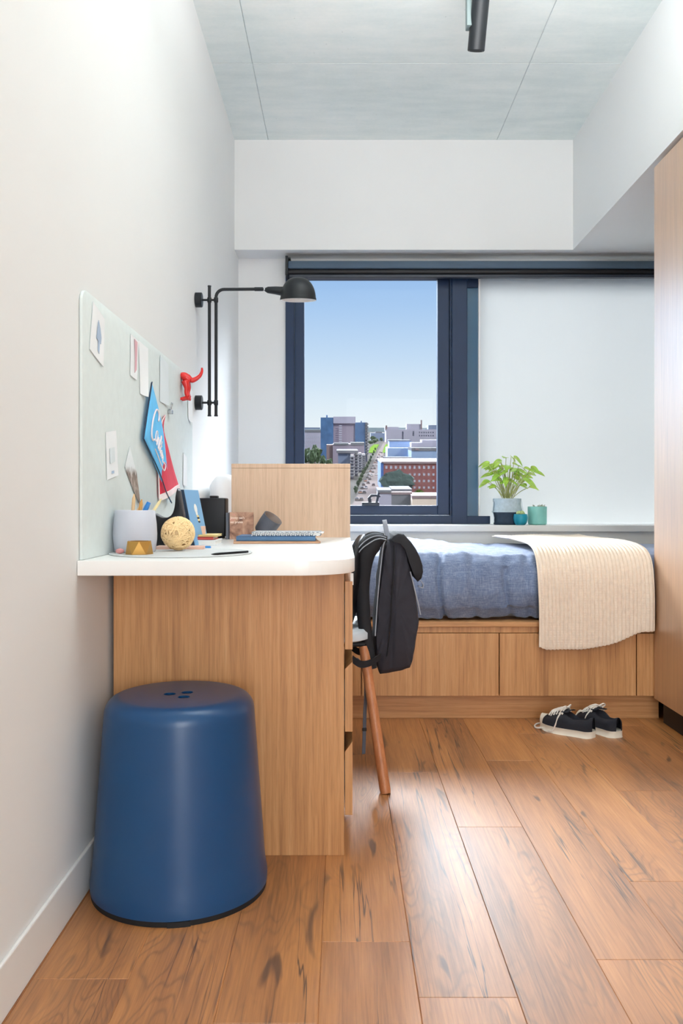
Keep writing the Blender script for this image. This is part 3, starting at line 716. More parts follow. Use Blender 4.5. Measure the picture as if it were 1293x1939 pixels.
# ------------------------------------------------------------------ wall lamp and ceiling spot
def wall_lamp():
    Y = 3.27; p = lambda x, y: P(x, y, Y); root = thing('wall_lamp', (WL, Y, 1.45), 'black swing-arm wall lamp with domed shade beside the window', 'lamp')
    for py in (568, 762.5):
        z = p(0, py).z; m = MB(); m.tube([(WL + .0005, Y, z), (WL + .024, Y, z), (WL + .026, Y, z)], [.0285, .0285, .0265], 28); m.build('wall_plate', M['black'], root, smooth=40)
        m = MB(); m.tube([(WL + .024, Y, z), (p(411, 0).x, Y, z)], .0042, 12)
        for px in (396.5, 409): m.tube([(p(px, 0).x, Y, z - .011), (p(px, 0).x, Y, z - .008), (p(px, 0).x, Y, z + .008), (p(px, 0).x, Y, z + .011)], [.006, .0085, .0085, .006], 14)
        m.build('crossbar', M['black'], root, smooth=40)
    m = MB(); m.tube([p(396.5, 541), p(396.5, 788)], .0062, 12); m.tube([p(396.5, 541), p(396.5, 543)], .0072, 12); m.tube([p(396.5, 786), p(396.5, 788.5)], .0075, 12); m.build('rod', M['black'], root, smooth=40)
    m = MB(); pts = [p(409, 788)] + [p(x, y) for x, y in arc(424, 563, 15, 180, 270, 8)] + [p(484, 547.5)]
    m.tube(pts, .0062, 12); m.tube([p(409, 786), p(409, 788.5)], .0075, 12); m.tube([p(482, 547.5), p(498, 547.5)], .0078, 12); m.build('arm', M['black'], root, smooth=40)
    m = MB(); m.ball(p(500.5, 548), .0065, 2); m.build('joint', M['steel'], root, smooth=180)
    m = MB(); m.tube([p(502, 548.5), p(507, 549), p(522, 550), p(534, 551.5), p(545, 553)], [.007, .0125, .0155, .0175, .016], 20); m.build('socket', M['black'], root, smooth=40)
    c = p(564.5, 567.5); R = .0685; hh = .083
    prof = [(R + .002, -.002), (R + .002, .002)] + [(R * math.cos(a) ** .8, .002 + hh * math.sin(a)) for a in [math.radians(90 * k / 18) for k in range(1, 18)]] + [(.001, .002 + hh)]
    tilt = Matrix.Translation(c) @ Matrix.Rotation(math.radians(7), 4, 'X') @ Matrix.Translation(-c)
    m = MB(); m.lathe(prof, c, 56); bmesh.ops.transform(m.bm, matrix=tilt, verts=m.bm.verts[:]); sh = m.build('shade', M['black'], root, smooth=50)
    prof = [(R + .0018, -.0025), (R - .004, -.0025)] + [((R - .004) * math.cos(a) ** .8, (hh - .004) * math.sin(a)) for a in [math.radians(90 * k / 18) for k in range(1, 18)]] + [(.001, hh - .004)]
    m = MB(); m.lathe(prof, c, 56); bmesh.ops.transform(m.bm, matrix=tilt, verts=m.bm.verts[:]); m.build('shade_lining', M['lampin'], sh, smooth=50)
    m = MB(); m.ball(c + Vector((0, 0, .03)), .024, 3, (1, 1, 1.2)); m.build('bulb', M['bulb'], root, smooth=180)
wall_lamp()
def spot():
    root = thing('ceiling_spotlight', (.47, 2.95, ZC), 'black cylinder spotlight hanging from the concrete ceiling', 'spotlight')
    a, b = P(917, -75, 2.93), P(901, 97, 3.03); d = (b - a).normalized(); r = .0305
    m = MB(); m.tube([a, b - d * .002, b], [r, r, r - .002], 40); m.build('barrel', M['black'], root, smooth=40)
    m = MB(); m.tube([b - d * .001, b + d * .0008], [r - .007, r - .008], 32); m.build('lens', M['rubber'], root, smooth=40)
    br = MB(); x0, x1 = P(883, 0, 3.0).x, P(892, 0, 3.0).x; br.box(x0, x1, 2.985, 3.025, P(0, 52, 3.0).z, ZC - .0005, .002)
    br.tube([(x1 - .002, 3.0, P(0, 20, 3.0).z), (x1 + .022, 2.99, P(0, 20, 3.0).z)], .008, 14); br.build('bracket', M['bracket'], root, smooth=40)
spot()

# ------------------------------------------------------------------ pinboard and what is pinned to it
XB = WL + .008
def pinboard():
    r = .03; y0, y1, z0, z1 = 1.822, 3.16, ZD + .0005, 1.322
    poly = [(y0, z0)] + [(y0 + r - r * math.cos(t), z1 - r + r * math.sin(t)) for t in [math.pi / 2 * k / 8 for k in range(9)]] + [(y1 - r + r * math.sin(t), z1 - r + r * math.cos(t)) for t in [math.pi / 2 * k / 8 for k in range(9)]] + [(y1, z0)]
    o = MB().prism([Vector((WL + .0008, y, z)) for y, z in poly], (XB - WL - .0008, 0, 0), .0015).build('pinboard', M['board'], origin=(WL, 2.42, z0), smooth=30)
    tag(o, 'pale grey-green felt pinboard on the left wall above the desk', 'pinboard')
pinboard()
XP = XB + .0016
def W(px, py, x=XP):
    Y = F * -x / (VX - px); return Vector((x, Y, H - (py - VY) / F * Y))
def card(name, quad, label, mat='paper', curl=.008, side=1, cat='card'):
    """a sheet with thickness, curling off the board towards one side"""
    a, b, c, d = [W(*q) for q in quad]; rows = []; n = 10
    for i in range(n + 1):
        u = i / n; r = []
        for j in range(n + 1):
            v = j / n; p = (a.lerp(b, u)).lerp(d.lerp(c, u), v)
            p.x += curl * ((u if side > 0 else 1 - u) ** 2) * (.4 + .6 * v); r.append(p)
        rows.append(r)
    o = MB().grid(rows).build(name, M[mat], solid=.0006, origin=a); 
    return tag(o, label, cat)
def patch(name, o, pts, mat, lift=.0016):
    base = [W(*q) + Vector((lift, 0, 0)) for q in pts]
    return MB().prism(base, (.0006, 0, 0)).build(name, M[mat], o)
o = card('postcard', [(176, 571), (197.5, 604), (194, 695), (169.5, 661)], 'white postcard with a blue-grey motif, nearest the pinboard corner', curl=.002)
patch('motif', o, [(185, 606), (188, 622), (190, 640), (189, 652), (187, 650), (186, 670), (183.5, 664), (184, 645), (181, 640), (183, 622)], 'ink', .0022)
o = card('greeting_card', [(247, 632), (262, 646), (257.5, 720), (246.5, 710)], 'white card with a pink printed stripe, second from the pinboard corner', curl=.002)
patch('stripe', o, [(253, 642), (258.5, 648), (257, 700), (253.5, 706), (254, 680)], 'pinkp', .0022)
card('note_paper', [(262.5, 644), (277, 660), (273, 752), (265, 745)], 'blank white curled sheet just behind the pink striped card', curl=.012, cat='paper')
card('note_paper', [(303, 672), (317, 690), (316, 768), (302.5, 760)], 'narrow grey-white sheet above the red pennant', 'paper2', curl=.006, cat='paper')
card('note_paper', [(355.5, 722), (363, 742), (361, 801), (356.5, 794)], 'slim white sheet beneath the tail of the red hook', 'paper', curl=.006, cat='paper')
o = card('instant_photo', [(200, 818), (219, 815), (222.5, 900), (202.5, 909)], 'white frame print pinned low above the pen cup', curl=.002, cat='photo')
patch('picture', o, [(206, 849), (215, 847), (216, 874), (207, 878)], 'paper2', .0022); patch('dot', o, [(210, 892), (214, 891), (214, 896), (210, 897)], 'ink', .0022)
o = card('photo_print', [(245.5, 845), (257, 893), (264, 962), (236, 884)], 'landscape photo of bare trees leaning behind the pens', 'photo', curl=.004, cat='photo')
card('note_paper', [(347, 857), (352.5, 866), (351.5, 921), (346.5, 918)], 'thin white strip of paper right of the red pennant', 'paper', curl=.005, cat='paper')

def pennants():
    # red pennant first, hanging from a clip
    xr = XB + .004
    w = lambda px, py, x=xr: W(px, py, x)
    left = smoothpath([w(312, 786), w(305, 800), w(303, 830), w(299, 880), w(300, 943)], 5); right = smoothpath([w(313, 786), w(310, 812), w(320, 850), w(331, 890), w(341.5, 922)], 5)
    rows = [[l.lerp(r, k / 8) + Vector((.006 * math.sin(math.pi * k / 8 * 1.6) * (i / len(left)), 0, 0)) for k in range(9)] for i, (l, r) in enumerate(zip(left, right))]
    o = tag(MB().grid(rows).build('pennant', M['red'], smooth=180, solid=.0015, origin=w(312, 786)), 'red felt pennant with white edging, behind the blue one', 'pennant')
    MB().ribbon([p + Vector((.0022, .002, 0)) for p in left], (0, 1, .2), .010, .002).build('side_binding', M['wtrim'], o)
    MB().ribbon([r + Vector((.0022, 0, .0)) for r in rows[-1]], (0, .1, 1), .020, .002).build('hem_binding', M['wtrim'], o)
    # blue pennant
    xb = XB + .012
    w = lambda px, py, x=xb: W(px, py, x)
    top, low, tip = w(287, 724), w(271.5, 830), w(325, 950)
    upper = smoothpath([top, w(297, 770), w(308, 820), w(316, 870), tip], 6); lower = smoothpath([low, w(286, 860), w(303, 897), w(315, 932), tip + Vector((0, -.002, -.002))], 6)
    n = len(upper); rows = []
    for i, (a, b) in enumerate(zip(upper, lower)):
        rows.append([a.lerp(b, k / 10) + Vector((.004 * math.sin(i / n * 5 + k * .2), 0, 0)) for k in range(11)])
    o = tag(MB().grid(rows).build('pennant', M['blue'], smooth=180, solid=.0015, origin=top), 'blue felt pennant with white script lettering', 'pennant')
    MB().ribbon([p + Vector((.001, -.002, 0)) for p in [top.lerp(low, k / 8) for k in range(9)]], (0, 1, .5), .011, .003).build('spine_binding', M['bluedark'], o)
    MB().ribbon([p + Vector((.001, -.001, -.002)) for p in lower], (0, .6, 1), .004, .002).build('edge_strip', M['bluedark'], o)  # thin dark strip along the lower edge
    # script lettering: strokes in (u along the pennant, v across towards its upper edge)
    mb_, tp = top.lerp(low, .5), tip; ua = (tp - mb_); Lp = ua.length; ua.normalize(); va = Vector((0, -ua.z, ua.y)); 
    if va.z < 0: va = -va
    S = lambda u, v: mb_ + ua * (u * Lp) + va * (v * Lp) + Vector((.0075, 0, 0))
    strokes = [
        [(.235, .115), (.225, .150), (.190, .165), (.135, .130), (.105, .040), (.110, -.060), (.140, -.110), (.185, -.105), (.215, -.070)],                   # C
        [(.275, .020), (.250, .035), (.228, .010), (.230, -.040), (.252, -.055), (.276, -.010), (.280, .025), (.282, -.045), (.296, -.050)],                    # a
        [(.296, -.050), (.305, .025), (.318, .020), (.330, .025), (.332, -.035), (.345, -.042)],                                                               # r
        [(.345, -.042), (.368, .035), (.374, .085), (.362, .090), (.356, .020), (.362, -.034), (.378, -.030)],                                                 # l
        [(.378, -.030), (.400, .035), (.408, .078), (.400, .030), (.398, -.026), (.414, -.026)], [(.388, .040), (.424, .046)],                                # t
        [(.436, .022), (.424, .010), (.424, -.018), (.440, -.028), (.454, -.010), (.450, .016), (.436, .022), (.462, .016)],                                  # o
        [(.470, -.024), (.473, .018), (.474, .004), (.490, .020), (.498, .010), (.500, -.018), (.514, -.020), (.53, -.004)],                                  # n
        [(.53, -.004), (.60, .018), (.585, -.040), (.48, -.072), (.36, -.092), (.27, -.110)],                                                                # swash underneath
    ]
    t = MB()
    for s in strokes: t.tube(smoothpath([S(u, v) for u, v in s], 5), .0017 if s is not strokes[0] else .0026, 6)
    t.build('script_lettering', M['wtrim'], o, smooth=180)
    c = W(319, 778, XB + .001); root = thing('bulldog_clip', c, 'small silver clip holding up the red pennant', 'clip')
    m = MB(); m.prism([c + Vector(q) for q in ((0, -.012, -.010), (0, .016, -.010), (0, .016, .004), (0, -.012, .004))], (.012, 0, 0), .002); m.build('jaw', M['steel'], root)
    for e in (-.006, .010):
        m = MB(); m.tube(smoothpath([c + Vector((.006, e - .005, .004)), c + Vector((.010, e - .006, .020)), c + Vector((.011, e, .026)), c + Vector((.010, e + .006, .020)), c + Vector((.006, e + .005, .004))], 4), .0012, 6); m.build('lever', M['steel'], root, smooth=180)
pennants()
def hook():
    Y = 2.94; p = lambda x, y, dy=0: P(x, y, Y) + Vector((0, dy, 0)); sh = XB + .001 - p(336, 0).x
    q = lambda x, y, dy=0: p(x, y, dy) + Vector((sh, 0, 0))
    root = thing('wall_hook', q(338, 725), 'glossy red hook shaped like a dog rear with raised tail', 'hook')
    m = MB(); m.tube(smoothpath([q(336, 714), q(340, 713), q(346, 716), q(351, 720), q(354, 722)], 5), [.0135, .014, .0145, .0148, .015, .0152, .0154, .0154, .0152, .015, .0155, .015, .0145, .014, .0135, .013, .0125, .012, .011, .008, .004], 20, sy=1.2, up=(0, 1, 0))
    m.build('rump', M['redp'], root, smooth=180)
    m = MB(); tp = smoothpath([q(350, 717), q(356, 720), q(364, 717), q(371, 711), q(374.5, 703), q(374.5, 696.5)], 5); m.tube(tp, [.0105 - .0072 * i / (len(tp) - 1) for i in range(len(tp))], 14); m.build('tail', M['redp'], root, smooth=180)
    for dy in (-.013, .013):
        m = MB(); lp = smoothpath([q(344, 722, dy), q(347, 734, dy), q(346.5, 744, dy), q(349, 752, dy)], 5); m.tube(lp, [.013 - .0055 * sstep(0, .6, i / (len(lp) - 1)) for i in range(len(lp))], 14)
        lp = smoothpath([q(352, 755, dy), q(346, 754, dy), q(339, 755.5, dy), q(334.5, 756, dy)], 4); m.tube(lp, [.0065 - .002 * i / (len(lp) - 1) for i in range(len(lp))], 12)
        m.build('hind_leg', M['redp'], root, smooth=180)
hook()

# ------------------------------------------------------------------ things on the desk
ZM = ZD + .004
def D(px, py, z=ZD):
    Y = F * (H - z) / (py - VY); return Vector(((px - VX) / F * Y, Y, z))
m = MB(); m.lathe([(.001, ZD + .0002), (.170, ZD + .0002), (.172, ZD + .002), (.170, ZM), (.001, ZM)], (-.393, 2.064, 0), 96)
tag(m.build('desk_mat', M['mat_'], origin=(-.393, 2.064, ZD), smooth=40), 'round grey felt mat under the pen cup and rattan ball', 'mat')
def pen_cup():
    c = Vector((-.5055, 2.062, ZM)); o = MB()
    o.lathe([(.001, .0002), (.046, .0002), (.049, .003), (.0525, .030), (.0530, .045), (.0515, .070), (.0475, .1005), (.0460, .1020), (.0440, .1005), (.0470, .070), (.0480, .03), (.044, .008), (.001, .008)], c, 64)
    tag(o.build('pen_cup', M['cup'], origin=c, smooth=50), 'pale lilac-grey ceramic cup holding pens and pencils', 'cup')
    Y = c.y
    def stick(name, a, b, r, mat, label, tip=None, cat='pencil'):
        A = Vector((a[0], a[1], c.z + .010)); B = P(b[0], b[1], b[2]); d = (B - A).normalized()
        root = MB().tube([A, B - d * .012, B], [r, r, r * (.25 if tip else .8)], 8).build(name, M[mat], origin=A, smooth=40); tag(root, label, cat)
    stick('paint_brush', (c.x - .012, c.y), (254, 935, 2.06), .0042, 'wood2', 'pale wooden stick, nearest the tree photo in the cup', 1, 'stick')
    stick('pencil', (c.x - .030, c.y + .01), (263, 960, 2.09), .0035, 'wood2', 'pale pencil low in the cup, crossing the wooden stick', 1)
    stick('pencil', (c.x - .004, c.y + .004), (268.5, 945.5, 2.065), .0045, 'wood3', 'honey-coloured pencil in the cup, next to the blue pen', 1)
    stick('pen', (c.x - .016, c.y - .012), (282, 951, 2.05), .0062, 'bluepen', 'thick blue pen standing in the lilac-grey cup', None, 'pen')
    stick('pen', (c.x - .018, c.y + .018), (306, 944, 2.09), .0036, 'creampen', 'slim cream pen leaning furthest out of the cup', 1, 'pen')
pen_cup()
def gold_pot():
    c = Vector((-.4735, 1.972, ZM)); m = MB(); k = 6; rb, rt = .0315, .0305
    bot = [c + Vector((rb * math.cos(math.radians(60 * i + 12)), rb * math.sin(math.radians(60 * i + 12)), .0003)) for i in range(k)]
    top = [c + Vector((rt * math.cos(math.radians(60 * i + 42)), rt * math.sin(math.radians(60 * i + 42)), .0308)) for i in range(k)]
    inn = [p.lerp(c + Vector((0, 0, .0308)), .22) for p in top]; dn = [Vector((p.x, p.y, c.z + .012)) for p in inn]
    B, T, I, N = ([m.bm.verts.new(p) for p in L] for L in (bot, top, inn, dn))
    m.bm.faces.new(B[::-1])
    for i in range(k):
        j = (i + 1) % k
        m.bm.faces.new((B[i], B[j], T[i])); m.bm.faces.new((T[i], B[j], T[j])); m.bm.faces.new((T[i], T[j], I[j], I[i])); m.bm.faces.new((I[i], I[j], N[j], N[i]))
    m.bm.faces.new(N)
    tag(m.build('candle_holder', M['gold'], origin=c), 'small faceted gold pot in front of the lilac-grey cup', 'candle holder')
    e = D(229, 1044, ZM); e.y = 1.985; e.x = -.5225
    tag(MB().ball((e.x, e.y, ZM + .0065), .0065, 2, (1.6, 1.1, 1)).build('lump', M['mattepink'], origin=(e.x, e.y, ZM), smooth=180), 'small pink eraser between the gold pot and the cup', 'lump')  # small squashed ball in one even pink
gold_pot()
def rattan_ball():
    r = .0415; c = Vector((-.4105, 2.112, ZM + r + .0022)); m = MB(); rnd = random.Random(3)
    for k in range(105):
        ax = Vector((rnd.gauss(0, 1), rnd.gauss(0, 1), rnd.gauss(0, 1))).normalized(); u = ax.orthogonal().normalized(); w = ax.cross(u); off = rnd.uniform(-.62, .62); ph = rnd.uniform(0, 6.28); sp = rnd.uniform(.5, 1.0) * 6.28
        rr = r * rnd.uniform(.93, 1.0); pts = []
        for i in range(29):
            a = ph + sp * i / 28; o_ = off + .12 * math.sin(a * 2 + k); q = math.sqrt(max(.01, 1 - o_ * o_)); pts.append(c + (ax * o_ + (u * math.cos(a) + w * math.sin(a)) * q) * rr)
        m.tube(pts, .0015, 6)
    o = tag(m.build('rattan_ball', M['rattan'], origin=(c.x, c.y, ZM), smooth=180), 'woven pale rattan ball beside the pen cup', 'decorative ball')
    m = MB(); m.ball(c, r * .82, 3); m.build('core', M['rattan'], o, smooth=180)
rattan_ball()
def slab(name, mat, corners, z0, z1, label, cat, bev=.001, root=None):
    return MB().prism([Vector((p[0], p[1], z0)) for p in corners], (0, 0, z1 - z0), bev)
def rect(cx, cy, w, d, rot=0):
    r = math.radians(rot); return [(cx + x * math.cos(r) - y * math.sin(r), cy + x * math.sin(r) + y * math.cos(r)) for x, y in ((-w / 2, -d / 2), (w / 2, -d / 2), (w / 2, d / 2), (-w / 2, d / 2))]
def book(name, cx, cy, w, d, rot, z0, h, cover, label, cat='book', t=.0018, spine=True):
    """lying book: boards, spine towards the viewer when spine is set, page block as a part"""
    root = thing(name, (cx, cy, z0), label, cat)
    m = MB(); m.prism([Vector((*p, z0)) for p in rect(cx, cy, w, d, rot)], (0, 0, t), .0004); m.prism([Vector((*p, z0 + h - t)) for p in rect(cx, cy, w, d, rot)], (0, 0, t), .0004)
    if spine:
        r = math.radians(rot); ox, oy = (d / 2 - t / 2) * math.sin(r), -(d / 2 - t / 2) * math.cos(r)
        m.prism([Vector((*p, z0)) for p in rect(cx + ox, cy + oy, w, t, rot)], (0, 0, h), .0004)
    m.build('cover', M[cover], root)
    m = MB(); m.prism([Vector((*p, z0 + t)) for p in rect(cx, cy, w - .005, d - .005, rot)], (0, 0, h - 2 * t)); m.build('pages', M['page'], root)
    return root
E = .0003
book('paperback', -.444, 2.505, .160, .120, 0, ZD + E, .0150, 'paper', 'white book lowest in the stack behind the rattan ball', spine=False)
book('paperback', -.452, 2.500, .156, .105, 0, ZD + .0155, .0085, 'redbook', 'red-spined book in the middle of the stack behind the rattan ball')
book('paperback', -.440, 2.510, .150, .110, 0, ZD + .0242, .0060, 'yellow', 'pale yellow book on top of the stack behind the rattan ball')
m = MB(); m.prism([Vector((*p, ZD + .0304)) for p in rect(-.434, 2.500, .056, .035, 14)], (0, 0, .024), .0015)
tag(m.build('card_box', M['pinkbox'], origin=(-.434, 2.5, ZD + .0304)), 'dusty pink card box on the yellow book', 'box')
m = MB(); m.box(-.480, -.357, 2.168, 2.205, ZD + E, ZD + .0125, .003)
tag(m.build('pencil_case', M['pinkbox'], origin=(-.42, 2.186, ZD), smooth=40), 'flat dusty pink pencil case lying behind the rattan ball', 'pencil case')
m = MB(); m.box(-.3745, -.350, 2.245, 2.258, ZD + E, ZD + .0085, .002); o = tag(m.build('marker', M['bluepen'], origin=(-.363, 2.25, ZD)), 'short blue marker by the pink pencil case', 'marker')
m = MB(); a, b = D(400, 1049.5, ZM + .0029), D(469, 1044.5, ZM + .0029); d = (b - a).normalized()
m.tube([a, a + d * .010, a + d * .02, b], [.0006, .0022, .0027, .0027], 10); o = tag(m.build('pen', M['blackp'], origin=a, smooth=40), 'slim black pen lying at the edge of the felt mat', 'pen')
def tape():
    y0, y1 = 2.34, 2.385; z = lambda x, y: P(x, y, 2.34); root = thing('tape_dispenser', (-.49, 2.36, ZD), 'glossy black curved tape dispenser behind the rattan ball', 'tape dispenser')
    top = smoothpath([z(293, 973), z(298, 976), (z(306, 980)), z(316, 980), z(325, 974), z(330, 960), z(332, 938), z(335, 925)], 5); base = [Vector((z(338, 0).x, y0, z(0, 930).z)), Vector((z(346, 0).x, y0, z(0, 975).z)), Vector((z(350, 0).x, y0, ZD + E)), Vector((z(294, 0).x, y0, ZD + E))]
    m = MB(); m.prism(top + base, (0, y1 - y0, 0), .003); m.build('body', M['blackp'], root, smooth=40)
tape()
def blue_book():
    # stands on its lower edge, cover turned towards the desk, leaning back against the tape dispenser
    a, b = Vector((-.424, 2.42, ZD + .0012)), Vector((-.400, 2.52, ZD + .0012)); e = b - a
    n = Vector((e.y, -e.x, 0)).normalized(); up = (Vector((0, 0, 1)) - n * .16 + Vector((-.045, -.02, 0))).normalized() * .163
    def pt(u, v, t=0): return a + e * u + up * v + n * t
    root = thing('picture_book', a.lerp(b, .5), 'upright light blue book with a small yellow and black figure on its cover', 'book')
    m = MB(); m.prism([pt(0, 0), pt(1, 0), pt(1, 1), pt(0, 1)], n * .002, .0004); m.prism([pt(0, 0, -.014), pt(1, 0, -.014), pt(1, 1, -.014), pt(0, 1, -.014)], n * .002, .0004); m.build('cover', M['bookblue'], root)
    m = MB(); m.prism([pt(-.02, 0, -.014), pt(.01, 0, -.014), pt(.01, 1, -.014), pt(-.02, 1, -.014)], n * .016, .0004); m.build('spine', M['bookdark'], root)
    m = MB(); m.prism([pt(.03, .01, -.012), pt(.97, .01, -.012), pt(.97, .99, -.012), pt(.03, .99, -.012)], n * .012); m.build('pages', M['page'], root)
    def dot(u, v, ru, rv, mat, name):
        MB().prism([pt(u + ru * math.cos(2 * math.pi * k / 20), v + rv * math.sin(2 * math.pi * k / 20), .0021) for k in range(20)], n * .0004).build(name, M[mat], root)
    dot(.55, .66, .10, .085, 'page', 'white_motif'); dot(.56, .575, .07, .04, 'page', 'white_motif')
    for k, mt in enumerate(('yellow', 'blackp', 'yellow', 'blackp')): dot(.60 + .01 * k, .52 - .035 * k, .09 - .006 * k, .018, mt, 'stripe')
blue_book()
def speaker():
    x0, x1, y0, y1 = P(361, 0, 2.90).x, P(427, 0, 2.90).x, 2.90, 2.975; root = thing('speaker', ((x0 + x1) / 2, 2.94, ZD), 'square matte black speaker with a tab on top, by the far panel', 'speaker')
    zt = P(0, 943, 2.90).z; MB().box(x0, x1, y0, y1, ZD + .006, zt, .005, 3).build('body', M['blackp'], root, smooth=40)
    MB().box(P(397, 0, 2.92).x, P(412, 0, 2.92).x, 2.92, 2.95, zt - .001, zt + .008, .002).build('top_tab', M['blackp'], root)
    MB().box(x0 + .01, x1 - .01, y0 + .012, y1 - .012, ZD + E, ZD + .0075).build('foot', M['rubber'], root)
speaker()
def text_mesh(s, size):
    c = bpy.data.curves.new('txt', 'FONT'); c.body = s; c.size = size; c.extrude = .0002; c.offset = .0002; o = bpy.data.objects.new('txt', c); C.objects.link(o); bpy.context.view_layer.update()
    me = bpy.data.meshes.new_from_object(o.evaluated_get(bpy.context.evaluated_depsgraph_get())); bpy.data.objects.remove(o); return me
def title_book():
    Y = 2.84; x0, x1, z0, z1 = P(434.5, 0, Y).x, P(479.5, 0, Y).x, ZD + .0004, P(0, 970, Y).z; root = thing('storybook', ((x0 + x1) / 2, Y, ZD), 'small brown picture book standing face out, titled in cream letters', 'book')
    MB().box(x0, x1, Y, Y + .002, z0, z1, .0004).build('front_cover', M['art'], root); MB().box(x0, x1, Y + .014, Y + .016, z0, z1, .0004).build('back_cover', M['art'], root)
    MB().box(x0 - .001, x0 + .001, Y, Y + .016, z0, z1, .0003).build('spine', M['navynote'], root); MB().box(x0 + .001, x1 - .002, Y + .002, Y + .014, z0 + .002, z1 - .002).build('pages', M['page'], root)
    for s, py in (("Jimmy can't", 982.5), ('eat prunes', 990.5)):
        me = text_mesh(s, .0112); me.materials.append(M['creamtxt']); o = bpy.data.objects.new('title', me); C.objects.link(o); o.parent = root
        wid = max(v.co.x for v in me.vertices); k = (.0475 if 'J' in s else .042) / wid
        for v in me.vertices: v.co.x *= k
        o.rotation_euler = (math.pi / 2, 0, 0); o.location = Vector((x0 + .003, Y - .0003, P(0, py, Y).z)) - root.location
    MB().box(P(427, 0, 2.86).x, P(433.5, 0, 2.86).x, 2.862, 2.93, ZD + E, P(0, 971, 2.86).z, .001)
title_book()
m = MB(); m.box(P(428, 0, 2.85).x, P(433, 0, 2.85).x, 2.845, 2.905, ZD + E, P(0, 971, 2.85).z, .001)
tag(m.build('notebook', M['greycup'], origin=(P(430, 0, 2.85).x, 2.87, ZD)), 'slim grey notebook standing edge-on beside the brown picture book', 'notebook')
def tilted_cup():
    Y = 2.90; a = math.radians(35); R = .0345; L = .066; m = MB()
    rot = Matrix.Rotation(a, 4, 'Y'); low = Vector((R * math.cos(a) * -1, 0, 0))
    base = P(497, 1000, Y); rot = Matrix.Rotation(math.radians(20), 4, 'X') @ rot; base.z = ZD + E + R * .96 * .64
    b = bmesh.new(); prof = [(.001, 0), (R * .86, 0), (R * .92, .003), (R, L * .5), (R * 1.02, L), (R * .95, L), (R * .92, L * .5), (R * .84, .006), (.001, .006)]
    t = MB(); t.lathe(prof, (0, 0, 0), 48); bmesh.ops.transform(t.bm, matrix=Matrix.Translation(base) @ rot, verts=t.bm.verts[:])
    o = t.build('tumbler', M['greycup'], origin=base, smooth=50); tag(o, 'slate grey cup tipped on its edge against the oak panel', 'cup')
    t = MB(); t.lathe([(R * .95, L * .998), (R * .925, L * .5), (R * .845, .0065), (.001, .0065)], (0, 0, 0), 48); bmesh.ops.transform(t.bm, matrix=Matrix.Translation(base) @ rot, verts=t.bm.verts[:]); t.build('lining', M['greycupin'], o, smooth=50, solid=.0004)
tilted_cup()
book('notebook', -.205, 2.622, .262, .150, 7, ZD + E, .0062, 'kraft', 'kraft brown notebook lowest in the pile by the oak panel', 'notebook')
book('notebook', -.202, 2.640, .240, .150, 0, ZD + .0068, .0150, 'bluenote', 'thick steel blue notebook in the middle of the pile', 'notebook')
def gingham():
    cx, cy, w, d, z0, h = -.172, 2.648, .212, .150, ZD + .0222, .0115; root = thing('spiral_notebook', (cx, cy, z0), 'checked spiral notebook on top of the pile by the oak panel', 'notebook')
    MB().box(cx - w / 2, cx + w / 2, cy - d / 2 + .004, cy + d / 2, z0, z0 + .0018, .0004).build('back_cover', M['gingham'], root); MB().box(cx - w / 2, cx + w / 2, cy - d / 2 + .004, cy + d / 2, z0 + h - .0018, z0 + h, .0004).build('front_cover', M['gingham'], root)
    MB().box(cx - w / 2 + .002, cx + w / 2 - .002, cy - d / 2 + .006, cy + d / 2 - .002, z0 + .0018, z0 + h - .0018).build('pages', M['page'], root)
    m = MB(); n = 27
    for k in range(n):
        x = cx - w / 2 + .006 + (w - .03) * k / (n - 1); r = h / 2 + .0002
        m.tube([(x + (.0018 if i > 6 else 0), cy - d / 2 + .004 - r * 1.0 * math.cos(math.radians(-110 + 220 * i / 12)), z0 + h / 2 + r * math.sin(math.radians(-110 + 220 * i / 12))) for i in range(13)], .0011, 6)
    m.build('wire_binding', M['steel'], root, smooth=180)
    MB().box(cx + w / 2 - .012, cx + w / 2 + .008, cy - d / 2 + .01, cy + d / 2 - .02, z0 + h - .004, z0 + h - .0022).build('loose_sheet', M['paper'], root)
gingham()

# ------------------------------------------------------------------ pots on the sill
def lofted(mb, c, prof, wob=0.0, seg=48):
    rows = []
    for r, z in prof: rows.append([Vector(c) + Vector((r * math.cos(2 * math.pi * k / seg) * (1 + wob * math.sin(3 * 2 * math.pi * k / seg + z * 40)), r * math.sin(2 * math.pi * k / seg) * (1 + wob * math.cos(2 * 2 * math.pi * k / seg)), z)) for k in range(seg)])
    mb.grid(rows, close_v=True)
def leaf(mb, base, d, L, w, droop, nrm):
    d = d.normalized(); s = d.cross(nrm).normalized(); up = s.cross(d).normalized(); rows = []
    for i in range(8):
        t = i / 7; ww = w * (math.sin(math.pi * min(1, t * .92 + .06)) ** .75) * (1.15 - .5 * t) * (1 if t < .98 else .05)
        p = base + d * (L * t) - Vector((0, 0, droop * L * t * t))
        rows.append([p + s * ww * q + up * (.18 * abs(q) * ww) for q in (-1, -.5, 0, .5, 1)])
    mb.grid(rows)
